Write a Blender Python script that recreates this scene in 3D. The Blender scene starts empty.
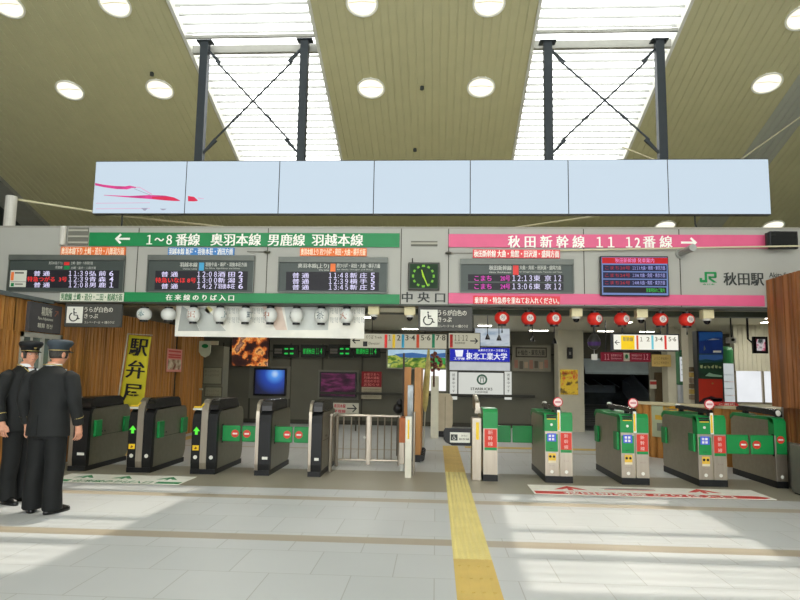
import bpy, bmesh, math, random
from mathutils import Vector, Matrix
random.seed(7)
SC = bpy.context.scene
COL = SC.collection
PI = math.pi

# ------------------------------------------------------------------ camera
FPX = 640.0; CH = 1.45
_y = Vector((436-400, 375-300, FPX)).normalized()
_d = Vector((1, 0.0155, 0)).normalized()
_x = (_d - _d.dot(_y)*_y).normalized()
_z = _x.cross(_y)
def ray(px, py):
    v = Vector((px-400, py-300, FPX))
    return Vector((v.dot(_x), v.dot(_y), v.dot(_z)))
EYE = Vector((0, 0, CH))
def W(px, py, Y):                       # a point of the plane at depth Y
    r = ray(px, py); return EYE + r*(Y/r.y)
def F(px, py, z=0.0):                   # a point of the floor
    r = ray(px, py); return EYE + r*((z-CH)/r.z)
CZ, CS = 10.2, 0.339                    # ceiling plane z = CZ - CS*Y
def Cc(px, py):
    r = ray(px, py); t = (CZ-CH)/(r.z+CS*r.y); return EYE + r*t
def rect(a, b, c, d, Y):                # x0, x1, z0, z1 of a pixel rectangle at depth Y
    mx, my = (a+c)/2, (b+d)/2
    return W(a, my, Y).x, W(c, my, Y).x, W(mx, d, Y).z, W(mx, b, Y).z
cam = bpy.data.cameras.new('camera'); cam.lens = FPX/800*36; cam.sensor_width = 36; cam.clip_end = 200
co = bpy.data.objects.new('camera', cam); COL.objects.link(co)
M = Matrix.Identity(4)
for i, ax in enumerate((_x, _y, _z)):
    M[i][0] = ax.x; M[i][1] = -ax.y; M[i][2] = -ax.z; M[i][3] = EYE[i]
co.matrix_world = M
SC.camera = co

# ------------------------------------------------------------------ materials
def lin(c): return tuple(((v/255)/12.92 if v/255 <= .04045 else ((v/255+.055)/1.055)**2.4) for v in c) + (1,)
MATS = {}
def mat(name, c, rough=.6, metal=0, emit=0, var=.06, scale=6, bump=0, stretch=None):
    if name in MATS: return MATS[name]
    m = bpy.data.materials.new(name); m.use_nodes = True; MATS[name] = m
    nt = m.node_tree; N = nt.nodes; L = nt.links; b = N['Principled BSDF']
    b.inputs['Roughness'].default_value = rough; b.inputs['Metallic'].default_value = metal; b.inputs['Specular IOR Level'].default_value = .05 if emit else .3
    tc = N.new('ShaderNodeTexCoord'); mp = N.new('ShaderNodeMapping'); L.new(tc.outputs['Object'], mp.inputs[0])
    if stretch: mp.inputs['Scale'].default_value = stretch
    no = N.new('ShaderNodeTexNoise'); no.inputs['Scale'].default_value = scale; no.inputs['Detail'].default_value = 3
    L.new(mp.outputs[0], no.inputs['Vector'])
    rp = N.new('ShaderNodeValToRGB'); col = lin(c)
    rp.color_ramp.elements[0].position = .3; rp.color_ramp.elements[1].position = .7
    rp.color_ramp.elements[0].color = tuple(v*(1-var) for v in col[:3])+(1,)
    rp.color_ramp.elements[1].color = tuple(min(1, v*(1+var)) for v in col[:3])+(1,)
    L.new(no.outputs['Fac'], rp.inputs[0])
    if emit:
        b.inputs['Base Color'].default_value = (.02, .02, .02, 1); L.new(rp.outputs[0], b.inputs['Emission Color']); b.inputs['Emission Strength'].default_value = emit
    else: L.new(rp.outputs[0], b.inputs['Base Color'])
    if bump:
        bu = N.new('ShaderNodeBump'); bu.inputs['Strength'].default_value = bump; bu.inputs['Distance'].default_value = .02
        L.new(no.outputs['Fac'], bu.inputs['Height']); L.new(bu.outputs[0], b.inputs['Normal'])
    return m
def art(name, stops, scale=5, emit=0, stretch=(1, 1, 1), detail=4):
    """a printed or lit picture: blotches of the given colours"""
    m = bpy.data.materials.new(name); m.use_nodes = True; nt = m.node_tree; N = nt.nodes; L = nt.links; b = N['Principled BSDF']
    tc = N.new('ShaderNodeTexCoord'); mp = N.new('ShaderNodeMapping'); mp.inputs['Scale'].default_value = stretch
    L.new(tc.outputs['Object'], mp.inputs[0])
    no = N.new('ShaderNodeTexNoise'); no.inputs['Scale'].default_value = scale; no.inputs['Detail'].default_value = detail
    L.new(mp.outputs[0], no.inputs['Vector']); rp = N.new('ShaderNodeValToRGB'); L.new(no.outputs['Fac'], rp.inputs[0])
    e = rp.color_ramp.elements; n = len(stops)
    while len(e) < n: e.new(.5)
    for i, (p, c) in enumerate(stops): e[i].position = p; e[i].color = lin(c)
    b.inputs['Roughness'].default_value = .5; b.inputs['Specular IOR Level'].default_value = .1
    if emit:
        b.inputs['Base Color'].default_value = (.02, .02, .02, 1); L.new(rp.outputs[0], b.inputs['Emission Color']); b.inputs['Emission Strength'].default_value = emit
    else: L.new(rp.outputs[0], b.inputs['Base Color'])
    return m

WALLC = mat('painted_panel', (166, 166, 158), .45, var=.02, scale=2)
SEAM = mat('seam_dark', (70, 68, 60), .8)
GREEN = mat('sign_green', (22, 128, 72), .4, var=.03)
PINK = mat('sign_pink', (214, 92, 132), .4, var=.03)
WHITE = mat('white_letter', (240, 240, 232), .5, var=.01)
BLACK = mat('black_plastic', (26, 26, 26), .35)
DARK = mat('dark_letter', (52, 56, 54), .5)
STEEL = mat('brushed_steel', (166, 157, 143), .36, .8, var=.08, scale=30, stretch=(1, 1, .05))
GATEM = mat('gate_side_metal', (164, 156, 136), .36, .75, var=.06, scale=14)
GREENP = mat('gate_green', (28, 138, 70), .35, var=.04)
REDM = mat('sign_red', (216, 52, 48), .45)
POSTM = mat('dark_post', (52, 58, 62), .5, .3)
YEL = mat('sign_yellow', (232, 196, 50), .5)

# ------------------------------------------------------------------ mesh builder
ORG = {}
class MB:
    def __init__(s): s.v = []; s.f = []; s.m = []; s.sm = []; s.cur = 0; s.smooth = False
    def add(s, vs, fs):
        o = len(s.v); s.v += [Vector(v) for v in vs]
        for f in fs: s.f.append([i+o for i in f]); s.m.append(s.cur); s.sm.append(s.smooth)
        return s
    def box(s, x0, x1, y0, y1, z0, z1, bev=0):
        if x0 > x1: x0, x1 = x1, x0
        if y0 > y1: y0, y1 = y1, y0
        if z0 > z1: z0, z1 = z1, z0
        if bev:
            bm = bmesh.new(); bmesh.ops.create_cube(bm, size=1)
            for v in bm.verts: v.co = Vector(((x0+x1)/2+v.co.x*(x1-x0), (y0+y1)/2+v.co.y*(y1-y0), (z0+z1)/2+v.co.z*(z1-z0)))
            bmesh.ops.bevel(bm, geom=bm.edges[:], offset=bev, segments=2, affect='EDGES', profile=.5)
            bm.verts.index_update(); s.add([v.co.copy() for v in bm.verts], [[v.index for v in f.verts] for f in bm.faces]); bm.free(); return s
        return s.add([(x0,y0,z0),(x1,y0,z0),(x1,y1,z0),(x0,y1,z0),(x0,y0,z1),(x1,y0,z1),(x1,y1,z1),(x0,y1,z1)],
                     [(0,3,2,1),(4,5,6,7),(0,1,5,4),(1,2,6,5),(2,3,7,6),(3,0,4,7)])
    def prism(s, pts, axis, a, b):
        """closed 2-D outline extruded from a to b along axis (x: (y,z), y: (x,z), z: (x,y))"""
        n = len(pts); f = {'x': lambda p, t: (t, p[0], p[1]), 'y': lambda p, t: (p[0], t, p[1]), 'z': lambda p, t: (p[0], p[1], t)}[axis]
        return s.add([f(p, a) for p in pts]+[f(p, b) for p in pts],
                     [list(range(n))[::-1], list(range(n, 2*n))]+[(i, (i+1) % n, n+(i+1) % n, n+i) for i in range(n)])
    def tube(s, pts, r, n=8, caps=True):
        pts = [Vector(p) for p in pts]; rs = r if isinstance(r, (list, tuple)) else [r]*len(pts); vs = []
        for i, p in enumerate(pts):
            d = (pts[min(i+1, len(pts)-1)]-pts[max(i-1, 0)]).normalized()
            u = d.orthogonal().normalized() if i == 0 else (u - u.dot(d)*d).normalized()
            w = d.cross(u)
            vs += [p+rs[i]*(math.cos(2*PI*k/n)*u+math.sin(2*PI*k/n)*w) for k in range(n)]
        fs = [(i*n+k, i*n+(k+1) % n, (i+1)*n+(k+1) % n, (i+1)*n+k) for i in range(len(pts)-1) for k in range(n)]
        if caps: fs += [list(range(n))[::-1], list(range((len(pts)-1)*n, len(pts)*n))]
        return s.add(vs, fs)
    def loft(s, rings, n=24):
        """rings of (cx, cy, z, rx, ry)"""
        vs = []
        for (cx, cy, z, rx, ry) in rings: vs += [(cx+rx*math.cos(2*PI*k/n), cy+ry*math.sin(2*PI*k/n), z) for k in range(n)]
        m = len(rings)
        fs = [(i*n+k, i*n+(k+1) % n, (i+1)*n+(k+1) % n, (i+1)*n+k) for i in range(m-1) for k in range(n)]
        return s.add(vs, fs+[list(range(n))[::-1], list(range((m-1)*n, m*n))])
    def ball(s, c, rx, ry=None, rz=None, n=16, m=10):
        ry = ry or rx; rz = rz or rx; c = Vector(c)
        return s.loft([(c.x, c.y, c.z-rz*math.cos(PI*i/m), max(1e-4, rx*math.sin(PI*i/m)), max(1e-4, ry*math.sin(PI*i/m))) for i in range(m+1)], n)
    def disc(s, c, r, y0, y1, n=20, rz=None):
        """flat round plate facing -Y"""
        rz = rz or r
        return s.prism([(c[0]+r*math.cos(2*PI*k/n), c[1]+rz*math.sin(2*PI*k/n)) for k in range(n)], 'y', y0, y1)
    def build(s, name, ms, parent=None, origin=None, kind=None, sub=0):
        me = bpy.data.meshes.new(name); ms = ms if isinstance(ms, (list, tuple)) else [ms]
        if parent is not None: og = ORG[parent.name]
        elif origin is not None: og = Vector(origin)
        else:
            xs = [v.x for v in s.v]; ys = [v.y for v in s.v]; zs = [v.z for v in s.v]
            og = Vector(((min(xs)+max(xs))/2, (min(ys)+max(ys))/2, min(zs)))
        me.from_pydata([v-og for v in s.v], [], s.f)
        for q in ms: me.materials.append(q)
        me.polygons.foreach_set('material_index', s.m); me.polygons.foreach_set('use_smooth', s.sm)
        me.update()
        bm = bmesh.new(); bm.from_mesh(me); bmesh.ops.recalc_face_normals(bm, faces=bm.faces[:]); bm.to_mesh(me); bm.free()
        o = bpy.data.objects.new(name, me); COL.objects.link(o)
        if parent is not None: o.parent = parent
        else: o.location = og
        ORG[o.name] = og
        if kind: o['kind'] = kind
        return o
def thing(name, label, cat, loc, group=None):
    o = bpy.data.objects.new(name, None); COL.objects.link(o); o.location = loc; o.empty_display_size = .1
    ORG[o.name] = Vector(loc); return tag(o, label, cat, group)
def tag(o, label, cat, group=None):
    o['label'] = label; o['category'] = cat
    if group: o['group'] = group
    return o
def kids(o): return [c for c in SC.objects if c.parent == o]
def dup(o, loc, label, parent=None):
    """a copy of a thing with copies of its parts and sub-parts"""
    tree = {}
    for c in SC.objects:
        if c.parent: tree.setdefault(c.parent.name, []).append(c)
    def cp(a, par):
        c = a.copy(); COL.objects.link(c)
        if par is not None: c.parent = par
        for k in tree.get(a.name, []): cp(k, c)
        return c
    r = cp(o, None); r.location = loc; r['label'] = label; ORG[r.name] = Vector(loc); return r

_TC = {}
def glyphs(body, bold=.012):
    bold = .004 if bold else 0; body = body.replace('1', '１'); body = body.translate({48+q: 0xff10+q for q in range(10)}) if '１' in body and len(body) < 6 else body; k = (body, bold)
    if k not in _TC:
        c = bpy.data.curves.new('lettering', 'FONT'); c.body = body; c.size = 1; c.offset = bold; c.resolution_u = 2
        o = bpy.data.objects.new('lettering', c); COL.objects.link(o)
        dg = bpy.context.evaluated_depsgraph_get(); dg.update()
        me = o.evaluated_get(dg).to_mesh()
        _TC[k] = ([v.co.copy() for v in me.vertices], [list(p.vertices) for p in me.polygons])
        o.evaluated_get(dg).to_mesh_clear(); bpy.data.objects.remove(o); bpy.data.curves.remove(c)
    return _TC[k]
def put_text(mb, body, c, w, h, u=(1,0,0), v=(0,0,1), bold=.012, fit='box', full=True):
    """glyphs centred at c, filling w x h along u and v"""
    vs, fs = glyphs(body, bold)
    if not vs: return
    x0 = min(p.x for p in vs); x1 = max(p.x for p in vs)
    y0, y1 = (-.09, .85) if (full and any(ord(ch) > 0x2fff for ch in body)) else (min(p.y for p in vs), max(p.y for p in vs))
    sx = w/(x1-x0); sy = h/(y1-y0)
    if x1-x0 < .42: sx = min(sx, sy*1.3)
    if fit == 'h': sx = sy
    if fit == 'w': sy = sx
    u = Vector(u); v = Vector(v); c = Vector(c); n_ = u.cross(v)
    for i, q in enumerate((0,) if bold < .015 else (-bold*.8, bold*.8)):
        mb.add([c+u*((p.x-(x0+x1)/2+q)*sx)+v*((p.y-(y0+y1)/2)*sy)+n_*(.0003*i) for p in vs], fs)
def text(parent, body, ma, a, b, c, d, Y, bold=.012, fit='box', name='lettering', off=.004):
    """lettering filling a pixel rectangle on the plane Y"""
    x0, x1, z0, z1 = rect(a, b, c, d, Y); mb = MB()
    put_text(mb, body, ((x0+x1)/2, Y-off, (z0+z1)/2), x1-x0, z1-z0, bold=bold, fit=fit)
    return mb.build(name, ma, parent)
def plate(a, b, c, d, Y, dep=.02, bev=0):
    x0, x1, z0, z1 = rect(a, b, c, d, Y); return MB().box(x0, x1, Y, Y+dep, z0, z1, bev)
def poly(pxs, Y, dep=.003):
    return MB().prism([(W(x, y, Y).x, W(x, y, Y).z) for x, y in pxs], 'y', Y-dep, Y)
def sign(name, label, cat, a, b, c, d, Y, ma, dep=.03, group=None, bev=0, frame=None, fw=.012, pname='panel'):
    """a flat board as a thing: Empty at its base, a panel (and a frame) as children"""
    x0, x1, z0, z1 = rect(a, b, c, d, Y)
    t = thing(name, label, cat, ((x0+x1)/2, Y+dep/2, z0), group)
    if frame:
        MB().box(x0, x1, Y+.004, Y+dep, z0, z1, bev).build('casing', frame, t)
        MB().box(x0+fw, x1-fw, Y, Y+.004, z0+fw, z1-fw).build(pname, ma, t)
    else: MB().box(x0, x1, Y, Y+dep, z0, z1, bev).build(pname, ma, t)
    return t

# ================================================================== THE SETTING
def floor_material():
    m = bpy.data.materials.new('floor_tiles'); m.use_nodes = True; nt = m.node_tree; N = nt.nodes; L = nt.links; b = N['Principled BSDF']
    tc = N.new('ShaderNodeTexCoord'); br = N.new('ShaderNodeTexBrick'); L.new(tc.outputs['Object'], br.inputs['Vector'])
    br.inputs['Scale'].default_value = 1; br.inputs['Brick Width'].default_value = .6; br.inputs['Row Height'].default_value = .6
    br.inputs['Mortar Size'].default_value = .004; br.inputs['Mortar Smooth'].default_value = .2; br.offset = .5
    br.inputs['Color1'].default_value = lin((190, 194, 195)); br.inputs['Color2'].default_value = lin((196, 199, 200)); br.inputs['Mortar'].default_value = lin((166, 167, 164))
    sp = N.new('ShaderNodeSeparateXYZ'); L.new(tc.outputs['Object'], sp.inputs[0])
    last = br.outputs['Color']
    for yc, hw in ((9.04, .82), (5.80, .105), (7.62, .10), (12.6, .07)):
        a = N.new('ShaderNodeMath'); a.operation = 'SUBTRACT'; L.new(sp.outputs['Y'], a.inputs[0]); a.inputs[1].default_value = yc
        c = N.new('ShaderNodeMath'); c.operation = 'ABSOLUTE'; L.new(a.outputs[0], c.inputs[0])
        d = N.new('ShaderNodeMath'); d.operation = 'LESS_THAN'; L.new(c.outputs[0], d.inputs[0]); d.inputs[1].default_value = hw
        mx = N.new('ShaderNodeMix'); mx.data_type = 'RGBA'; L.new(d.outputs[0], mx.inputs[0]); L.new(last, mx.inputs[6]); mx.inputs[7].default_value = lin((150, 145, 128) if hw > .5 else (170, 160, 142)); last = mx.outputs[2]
    no = N.new('ShaderNodeTexNoise'); no.inputs['Scale'].default_value = 1.3; no.inputs['Detail'].default_value = 5; L.new(tc.outputs['Object'], no.inputs['Vector'])
    rp = N.new('ShaderNodeValToRGB'); rp.color_ramp.elements[0].color = (.9, .9, .9, 1); rp.color_ramp.elements[1].color = (1, 1, 1, 1); L.new(no.outputs['Fac'], rp.inputs[0])
    mu = N.new('ShaderNodeMix'); mu.data_type = 'RGBA'; mu.blend_type = 'MULTIPLY'; mu.inputs[0].default_value = 1; L.new(last, mu.inputs[6]); L.new(rp.outputs[0], mu.inputs[7])
    L.new(mu.outputs[2], b.inputs['Base Color']); b.inputs['Roughness'].default_value = .42
    return m
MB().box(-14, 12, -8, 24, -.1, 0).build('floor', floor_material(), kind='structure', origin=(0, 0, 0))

CEILM = mat('ceiling_rib', (184, 180, 142), .55, .1, var=.03, scale=3)
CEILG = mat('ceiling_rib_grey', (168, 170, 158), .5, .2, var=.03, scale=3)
def zc(y): return CZ-CS*y
def ribbed(name, x0, x1, y0, y1, ma, pitch=.135, dep=.012):
    """a strip of sloping ceiling with narrow grooves running up the slope"""
    mb = MB(); n = max(1, round((x1-x0)/pitch)); p = (x1-x0)/n; prof = [(x0, .12)]
    for i in range(n):
        a = x0+i*p
        prof += [(a, 0), (a+p-.03, 0), (a+p-.026, dep), (a+p-.004, dep)]
    prof += [(x1, 0), (x1, .12)]
    k = len(prof)
    vs = [(x, y0, zc(y0)+d) for x, d in prof]+[(x, y1, zc(y1)+d) for x, d in prof]
    fs = [(i, i+1, k+i+1, k+i) for i in range(k-1)]+[(k-1, 0, k, 2*k-1)]
    return mb.add(vs, fs).build(name, ma, kind='structure')
SKY = ((-4.2, -1.97), (1.5, 3.8))
Y0, Y1 = -8.0, 18.0
ribbed('ceiling', -9.7, SKY[0][0], Y0, Y1, CEILM)
ribbed('ceiling', SKY[0][1], SKY[1][0], Y0, Y1, CEILM)
ribbed('ceiling', SKY[1][1], 6.08, Y0, Y1, CEILM)
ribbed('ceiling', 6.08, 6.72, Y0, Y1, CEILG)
ribbed('ceiling', 6.72, 12, Y0, Y1, CEILM)
# skylights: a frame, louvre bars and a clouded pane
LOUV = mat('louvre_white', (176, 178, 174), .5, var=.02)
FRM = mat('skylight_frame', (205, 205, 195), .5)
gl = bpy.data.materials.new('clouded_glazing'); gl.use_nodes = True; nt = gl.node_tree; N = nt.nodes; L = nt.links; N.remove(N['Principled BSDF'])
tr = N.new('ShaderNodeBsdfTransparent'); tr.inputs[0].default_value = (.62, .63, .64, 1); tl = N.new('ShaderNodeBsdfTranslucent'); tl.inputs[0].default_value = (.75, .77, .78, 1); ms = N.new('ShaderNodeMixShader'); ms.inputs[0].default_value = .5
L.new(tr.outputs[0], ms.inputs[1]); L.new(tl.outputs[0], ms.inputs[2]); L.new(ms.outputs[0], N['Material Output'].inputs[0])
SK0, SK1 = 1.5, 13.4
for i, (a, b) in enumerate(SKY):
    fr = MB()
    for x in (a, b-.05):
        fr.add([(x, SK0, zc(SK0)-.03), (x+.05, SK0, zc(SK0)-.03), (x+.05, SK1, zc(SK1)-.03), (x, SK1, zc(SK1)-.03),
                (x, SK0, zc(SK0)+.3), (x+.05, SK0, zc(SK0)+.3), (x+.05, SK1, zc(SK1)+.3), (x, SK1, zc(SK1)+.3)],
               [(0,3,2,1),(4,5,6,7),(0,1,5,4),(1,2,6,5),(2,3,7,6),(3,0,4,7)])
    w = fr.build('window_%d' % (i+1), FRM, kind='structure')
    pn = MB().add([(a+.05, SK0, zc(SK0)+.25), (b-.05, SK0, zc(SK0)+.25), (b-.05, SK1, zc(SK1)+.25), (a+.05, SK1, zc(SK1)+.25)], [(0, 1, 2, 3)]).build('window_pane', gl, w)
    lv = MB(); y = SK0+.1
    while y < SK1:
        if not 9.8 < y < 10.2: lv.box(a+.05, b-.05, y, y+.022, zc(y)+.09, zc(y)+.13)
        y += .17
    lv.build('window_louvre', LOUV, w)
    bm_ = MB()
    bm_.box(a, b, 10.02, 10.1, zc(10.0)-.03, zc(10.0)+.1); bm_.box(a, b, 9.72, 9.76, zc(9.8)+.0, zc(9.8)+.05)
    bm_.build('roof_beam', mat('beam_grey', (150, 150, 142), .5), kind='structure')
    ribbed('ceiling', a, b, SK1, Y1, CEILM)
    for y, w in ((4.2, .2), (5.5, .1), (6.2, .09), (7.0, .14), (7.9, .09), (8.7, .09)):
        MB().box(a, b, y, y+w, zc(y)-.12, zc(y)+.1).build('roof_beam', mat('beam_grey', (150, 150, 142), .5), kind='structure')
# the ends of the hall
MB().box(SKY[0][0], SKY[0][1], Y0, SK0, zc(SK0)-.01, zc(Y0)).build('ceiling', CEILM, kind='structure')
MB().box(SKY[1][0], SKY[1][1], Y0, SK0, zc(SK0)-.01, zc(Y0)).build('ceiling', CEILM, kind='structure')
UPW = mat('upper_wall_grey', (120, 122, 112), .7)
MB().box(-14, 12, 17.6, 17.8, 2.9, 6.2).build('wall_back_upper', UPW, kind='structure')
# left: light beam, dark glazing with truss beyond the olive ceiling
def slope_beam(name, x0, x1, y0, y1, dz0, dz1, ma):
    vs = [(x, y, zc(y)+d) for y in (y0, y1) for d in (dz0, dz1) for x in (x0, x1)]
    return MB().add(vs, [(0,1,3,2),(4,6,7,5),(0,4,5,1),(2,3,7,6),(0,2,6,4),(1,5,7,3)]).build(name, ma, kind='structure')
slope_beam('roof_beam', -10.35, -9.7, Y0, Y1, -.1, .3, mat('beam_light', (140, 140, 130), .5))
MB().box(-12.2, -12, Y0, Y1, 0, 12).build('wall_left_outer', mat('outer_dark', (62, 66, 62), .6), kind='structure')
slope_beam('ceiling', -12, -10.35, Y0, Y1, .1, .3, mat('outer_dark', (62, 66, 62), .6))
MB().box(9.5, 9.7, Y0, Y1, 0, 13).build('wall_right_outer', WALLC, kind='structure')
hb = MB(); hb.box(-12, 12, Y0-.2, Y0, 0, .4); hb.box(-12, 12, Y0-.2, Y0, 8.6, 13.2); hb.box(-12, -9, Y0-.2, Y0, .4, 7.5); hb.box(8, 12, Y0-.2, Y0, .4, 7.5)
hb.build('wall_front_hall', WALLC, kind='structure')

# the sign wall above the gates
YW = 9.3
wl = MB(); wl.box(-8.2, 7.6, YW, YW+.35, 2.475, 3.6)
wl.build('wall_gate_lintel', WALLC, kind='structure')
MB().box(-14, -8.2, YW+.1, YW+.35, 0, 3.6).build('wall_gate_side', WALLC, kind='structure')
MB().box(4.97, 9.5, YW+.1, YW+.35, 0, 3.6).build('wall_gate_side', WALLC, kind='structure')
for px in (137, 267, 401, 448.5, 584, 680):
    x = W(px, 265, YW).x
    MB().box(x-.006, x+.006, YW-.003, YW+.01, 2.475, 3.6).build('trim_seam', SEAM, kind='structure')
MB().box(-8.2, 7.6, YW-.006, YW+.35, 3.6, 3.63).build('trim_coping', mat('coping', (150, 148, 138), .5), kind='structure')
MB().box(-8.2, 7.6, YW+.0, YW+.35, 2.45, 2.475).build('trim_soffit', mat('soffit', (70, 74, 66), .5), kind='structure')

# slatted timber walls
def timber(name, c0, c1, sc):
    m = bpy.data.materials.new(name); m.use_nodes = True; nt = m.node_tree; N = nt.nodes; L = nt.links; b = N['Principled BSDF']
    tc = N.new('ShaderNodeTexCoord'); mp = N.new('ShaderNodeMapping'); mp.inputs['Scale'].default_value = sc; L.new(tc.outputs['Object'], mp.inputs[0])
    no = N.new('ShaderNodeTexNoise'); no.inputs['Scale'].default_value = 9; no.inputs['Detail'].default_value = 5; L.new(mp.outputs[0], no.inputs['Vector'])
    rp = N.new('ShaderNodeValToRGB'); rp.color_ramp.elements[0].position = .3; rp.color_ramp.elements[1].position = .7
    rp.color_ramp.elements[0].color = lin(c0); rp.color_ramp.elements[1].color = lin(c1); L.new(no.outputs['Fac'], rp.inputs[0])
    L.new(rp.outputs[0], b.inputs['Base Color']); b.inputs['Roughness'].default_value = .5; return m
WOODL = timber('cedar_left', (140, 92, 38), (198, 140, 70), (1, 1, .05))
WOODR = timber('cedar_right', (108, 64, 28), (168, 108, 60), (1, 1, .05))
def slatted_y(name, X, side, y0, y1, z0, z1, ma, pitch=.1):
    """vertical battens of unequal depth on a wall that runs along Y; side = +1 faces +X"""
    mb = MB(); mb.box(X-side*.12, X-side*.05, y0, y1, z0, z1); y = y0
    while y < y1-.01:
        w = pitch*random.choice((.4, .5, .62, .75)); e = min(y+w, y1); d = random.choice((0, .008, .018))
        mb.box(X-side*.05, X-side*d, y, e, z0, z1); y += w+.032
    return mb.build(name, ma, kind='structure')
XL = -5.78
slatted_y('wall_left', XL, 1, 9.66, 14.0, 0, 2.46, WOODL)
slatted_y('wall_left', XL, 1, 14.28, 15.7, 0, 2.62, WOODL)
MB().box(XL-.2, XL-.1, 14.0, 14.28, 0, 2.6).build('wall_left_recess', mat('slot_dark', (58, 54, 46), .7), kind='structure')
slatted_y('wall_left', XL, 1, 8.0, 9.26, 1.97, 2.42, WOODL)
slatted_y('wall_left', XL, 1, 6.6, 8.62, 0, 2.42, WOODL)
MB().box(XL-.12, XL-.02, 9.26, 9.66, 1.97, 2.45).build('wall_left_pier', WOODL, kind='structure')
# glazed door in the near timber wall
GL = mat('dim_glass', (116, 126, 118), .08, .3, var=.25, scale=2)
dr = MB(); dr.box(XL-.06, XL+.0, 8.62, 8.68, 0, 1.97); dr.box(XL-.06, XL, 9.56, 9.62, 0, 1.97); dr.box(XL-.06, XL, 8.62, 9.62, 1.9, 1.97); dr.box(XL-.06, XL, 9.1, 9.16, 0, 1.9); dr.box(XL-.06, XL, 8.62, 9.62, 0, .12)
d1 = dr.build('door_1', mat('alu_frame', (186, 186, 176), .4, .5), kind='structure')
MB().box(XL-.04, XL-.03, 8.68, 9.56, .12, 1.9).build('door_pane', GL, d1)
for yy in (8.86, 9.32): MB().box(XL-.028, XL-.02, yy, yy+.05, .12, 1.9).build('door_mullion', mat('alu_frame', (186, 186, 176), .4, .5), d1)
MB().box(XL-.12, XL+.05, 8.0, 9.25, 2.42, 2.475).build('trim_left', mat('trim_slate', (92, 100, 100), .5), kind='structure')
XR = 4.805
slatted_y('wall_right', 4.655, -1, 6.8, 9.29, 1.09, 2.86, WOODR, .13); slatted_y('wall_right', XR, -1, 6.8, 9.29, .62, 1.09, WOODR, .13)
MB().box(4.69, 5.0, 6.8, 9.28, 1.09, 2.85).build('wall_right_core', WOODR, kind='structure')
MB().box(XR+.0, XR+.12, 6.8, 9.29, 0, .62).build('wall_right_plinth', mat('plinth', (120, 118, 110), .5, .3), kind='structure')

# the room behind the gates
DG = mat('back_panel', (102, 101, 88), .6, var=.05, scale=1.5)
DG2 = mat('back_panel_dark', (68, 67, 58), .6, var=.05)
YB = 18.5
MB().box(-14, 9, YW+.36, 19.5, 2.72, 2.8).build('ceiling_inner', mat('inner_ceiling', (200, 196, 176), .6, var=.03), kind='structure')
def back(name, a, b, z0, z1, ma, y=YB, d=.2):
    return MB().box(W(a, 380, y).x, W(b, 380, y).x, y, y+d, z0, z1).build(name, ma, kind='structure')
back('wall_back', -40, 418, 0, 2.72, DG); back('wall_back', 446, 583, 0, 2.72, DG)
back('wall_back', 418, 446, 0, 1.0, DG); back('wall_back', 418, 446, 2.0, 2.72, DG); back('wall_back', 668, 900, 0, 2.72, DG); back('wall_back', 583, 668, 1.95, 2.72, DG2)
w3 = MB().box(W(418, 380, YB).x, W(446, 380, YB).x, YB+.02, YB+.05, .98, 2.02).build('window_3', mat('bright_pane', (250, 250, 250), .3, emit=1.1, var=.01), kind='structure')
back('trim_1', 205, 560, 2.05, 2.09, DG2, YB-.04, .05); 
for a in (205, 222, 250, 290, 322, 362, 560): back('trim_2', a-.8, a+.8, 0, 2.3, DG2, YB-.03, .04)
back('baseboard_back', 205, 583, 0, .12, DG2, YB-.03, .04)
# bench-height ledge under the advertisements
back('trim_ledge', 320, 535, .86, .93, mat('ledge_dark', (52, 52, 44), .5), YB-.2, .2)
# stair opening
xa, xb = W(583, 380, YB).x, W(668, 380, YB).x
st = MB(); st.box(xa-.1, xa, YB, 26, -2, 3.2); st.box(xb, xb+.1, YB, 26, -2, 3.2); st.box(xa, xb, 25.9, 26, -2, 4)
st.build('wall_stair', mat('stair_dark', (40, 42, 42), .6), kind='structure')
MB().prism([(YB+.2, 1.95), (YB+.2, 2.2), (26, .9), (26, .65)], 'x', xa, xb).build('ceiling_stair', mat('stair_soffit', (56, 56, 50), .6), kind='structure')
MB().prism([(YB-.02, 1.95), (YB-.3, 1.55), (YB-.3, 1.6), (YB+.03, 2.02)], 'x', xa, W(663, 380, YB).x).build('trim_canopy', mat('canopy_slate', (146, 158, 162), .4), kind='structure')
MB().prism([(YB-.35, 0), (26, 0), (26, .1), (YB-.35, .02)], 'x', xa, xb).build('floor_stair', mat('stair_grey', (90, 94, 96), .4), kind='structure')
SLT_ = mat('stair_slate', (120, 132, 138), .4); GLR = mat('stair_glass', (70, 78, 80), .15, .3, var=.3)
MB().box(xa, xb-.5, 22.0, 22.2, .95, 1.2).build('beam_stair', SLT_, kind='structure')
MB().box(xa, xb, 22.3, 22.4, 0, 1.0).build('wall_stair_glass', GLR, kind='structure')
MB().prism([(19.2, .0), (19.2, .95), (22.0, 1.9), (22.0, 1.0)], 'x', xb-.28, xb-.2).build('wall_stair_rail', SLT_, kind='structure')
for i in range(5): MB().tube([(xa+.3+i*.45, 20.8, 1.15), (xa+.1+i*.45, 22.9, 1.6)], .02, 6).build('beam_stair_strut', SLT_, kind='structure')
for i in range(14): MB().box(xa, xb-.4, 19.4+i*.28, 19.68+i*.28, 0, .05+i*.05).build('floor_step', mat('step_grey', (112, 114, 112), .5), kind='structure')
MB().box(xa+.6, xb-.9, 20.2, 20.3, 1.72, 1.75).build('stair_fill_strip', mat('stair_fill_glow', (240, 240, 230), .4, emit=3), kind='structure')  # glowing strip added to light the stair a little
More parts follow.
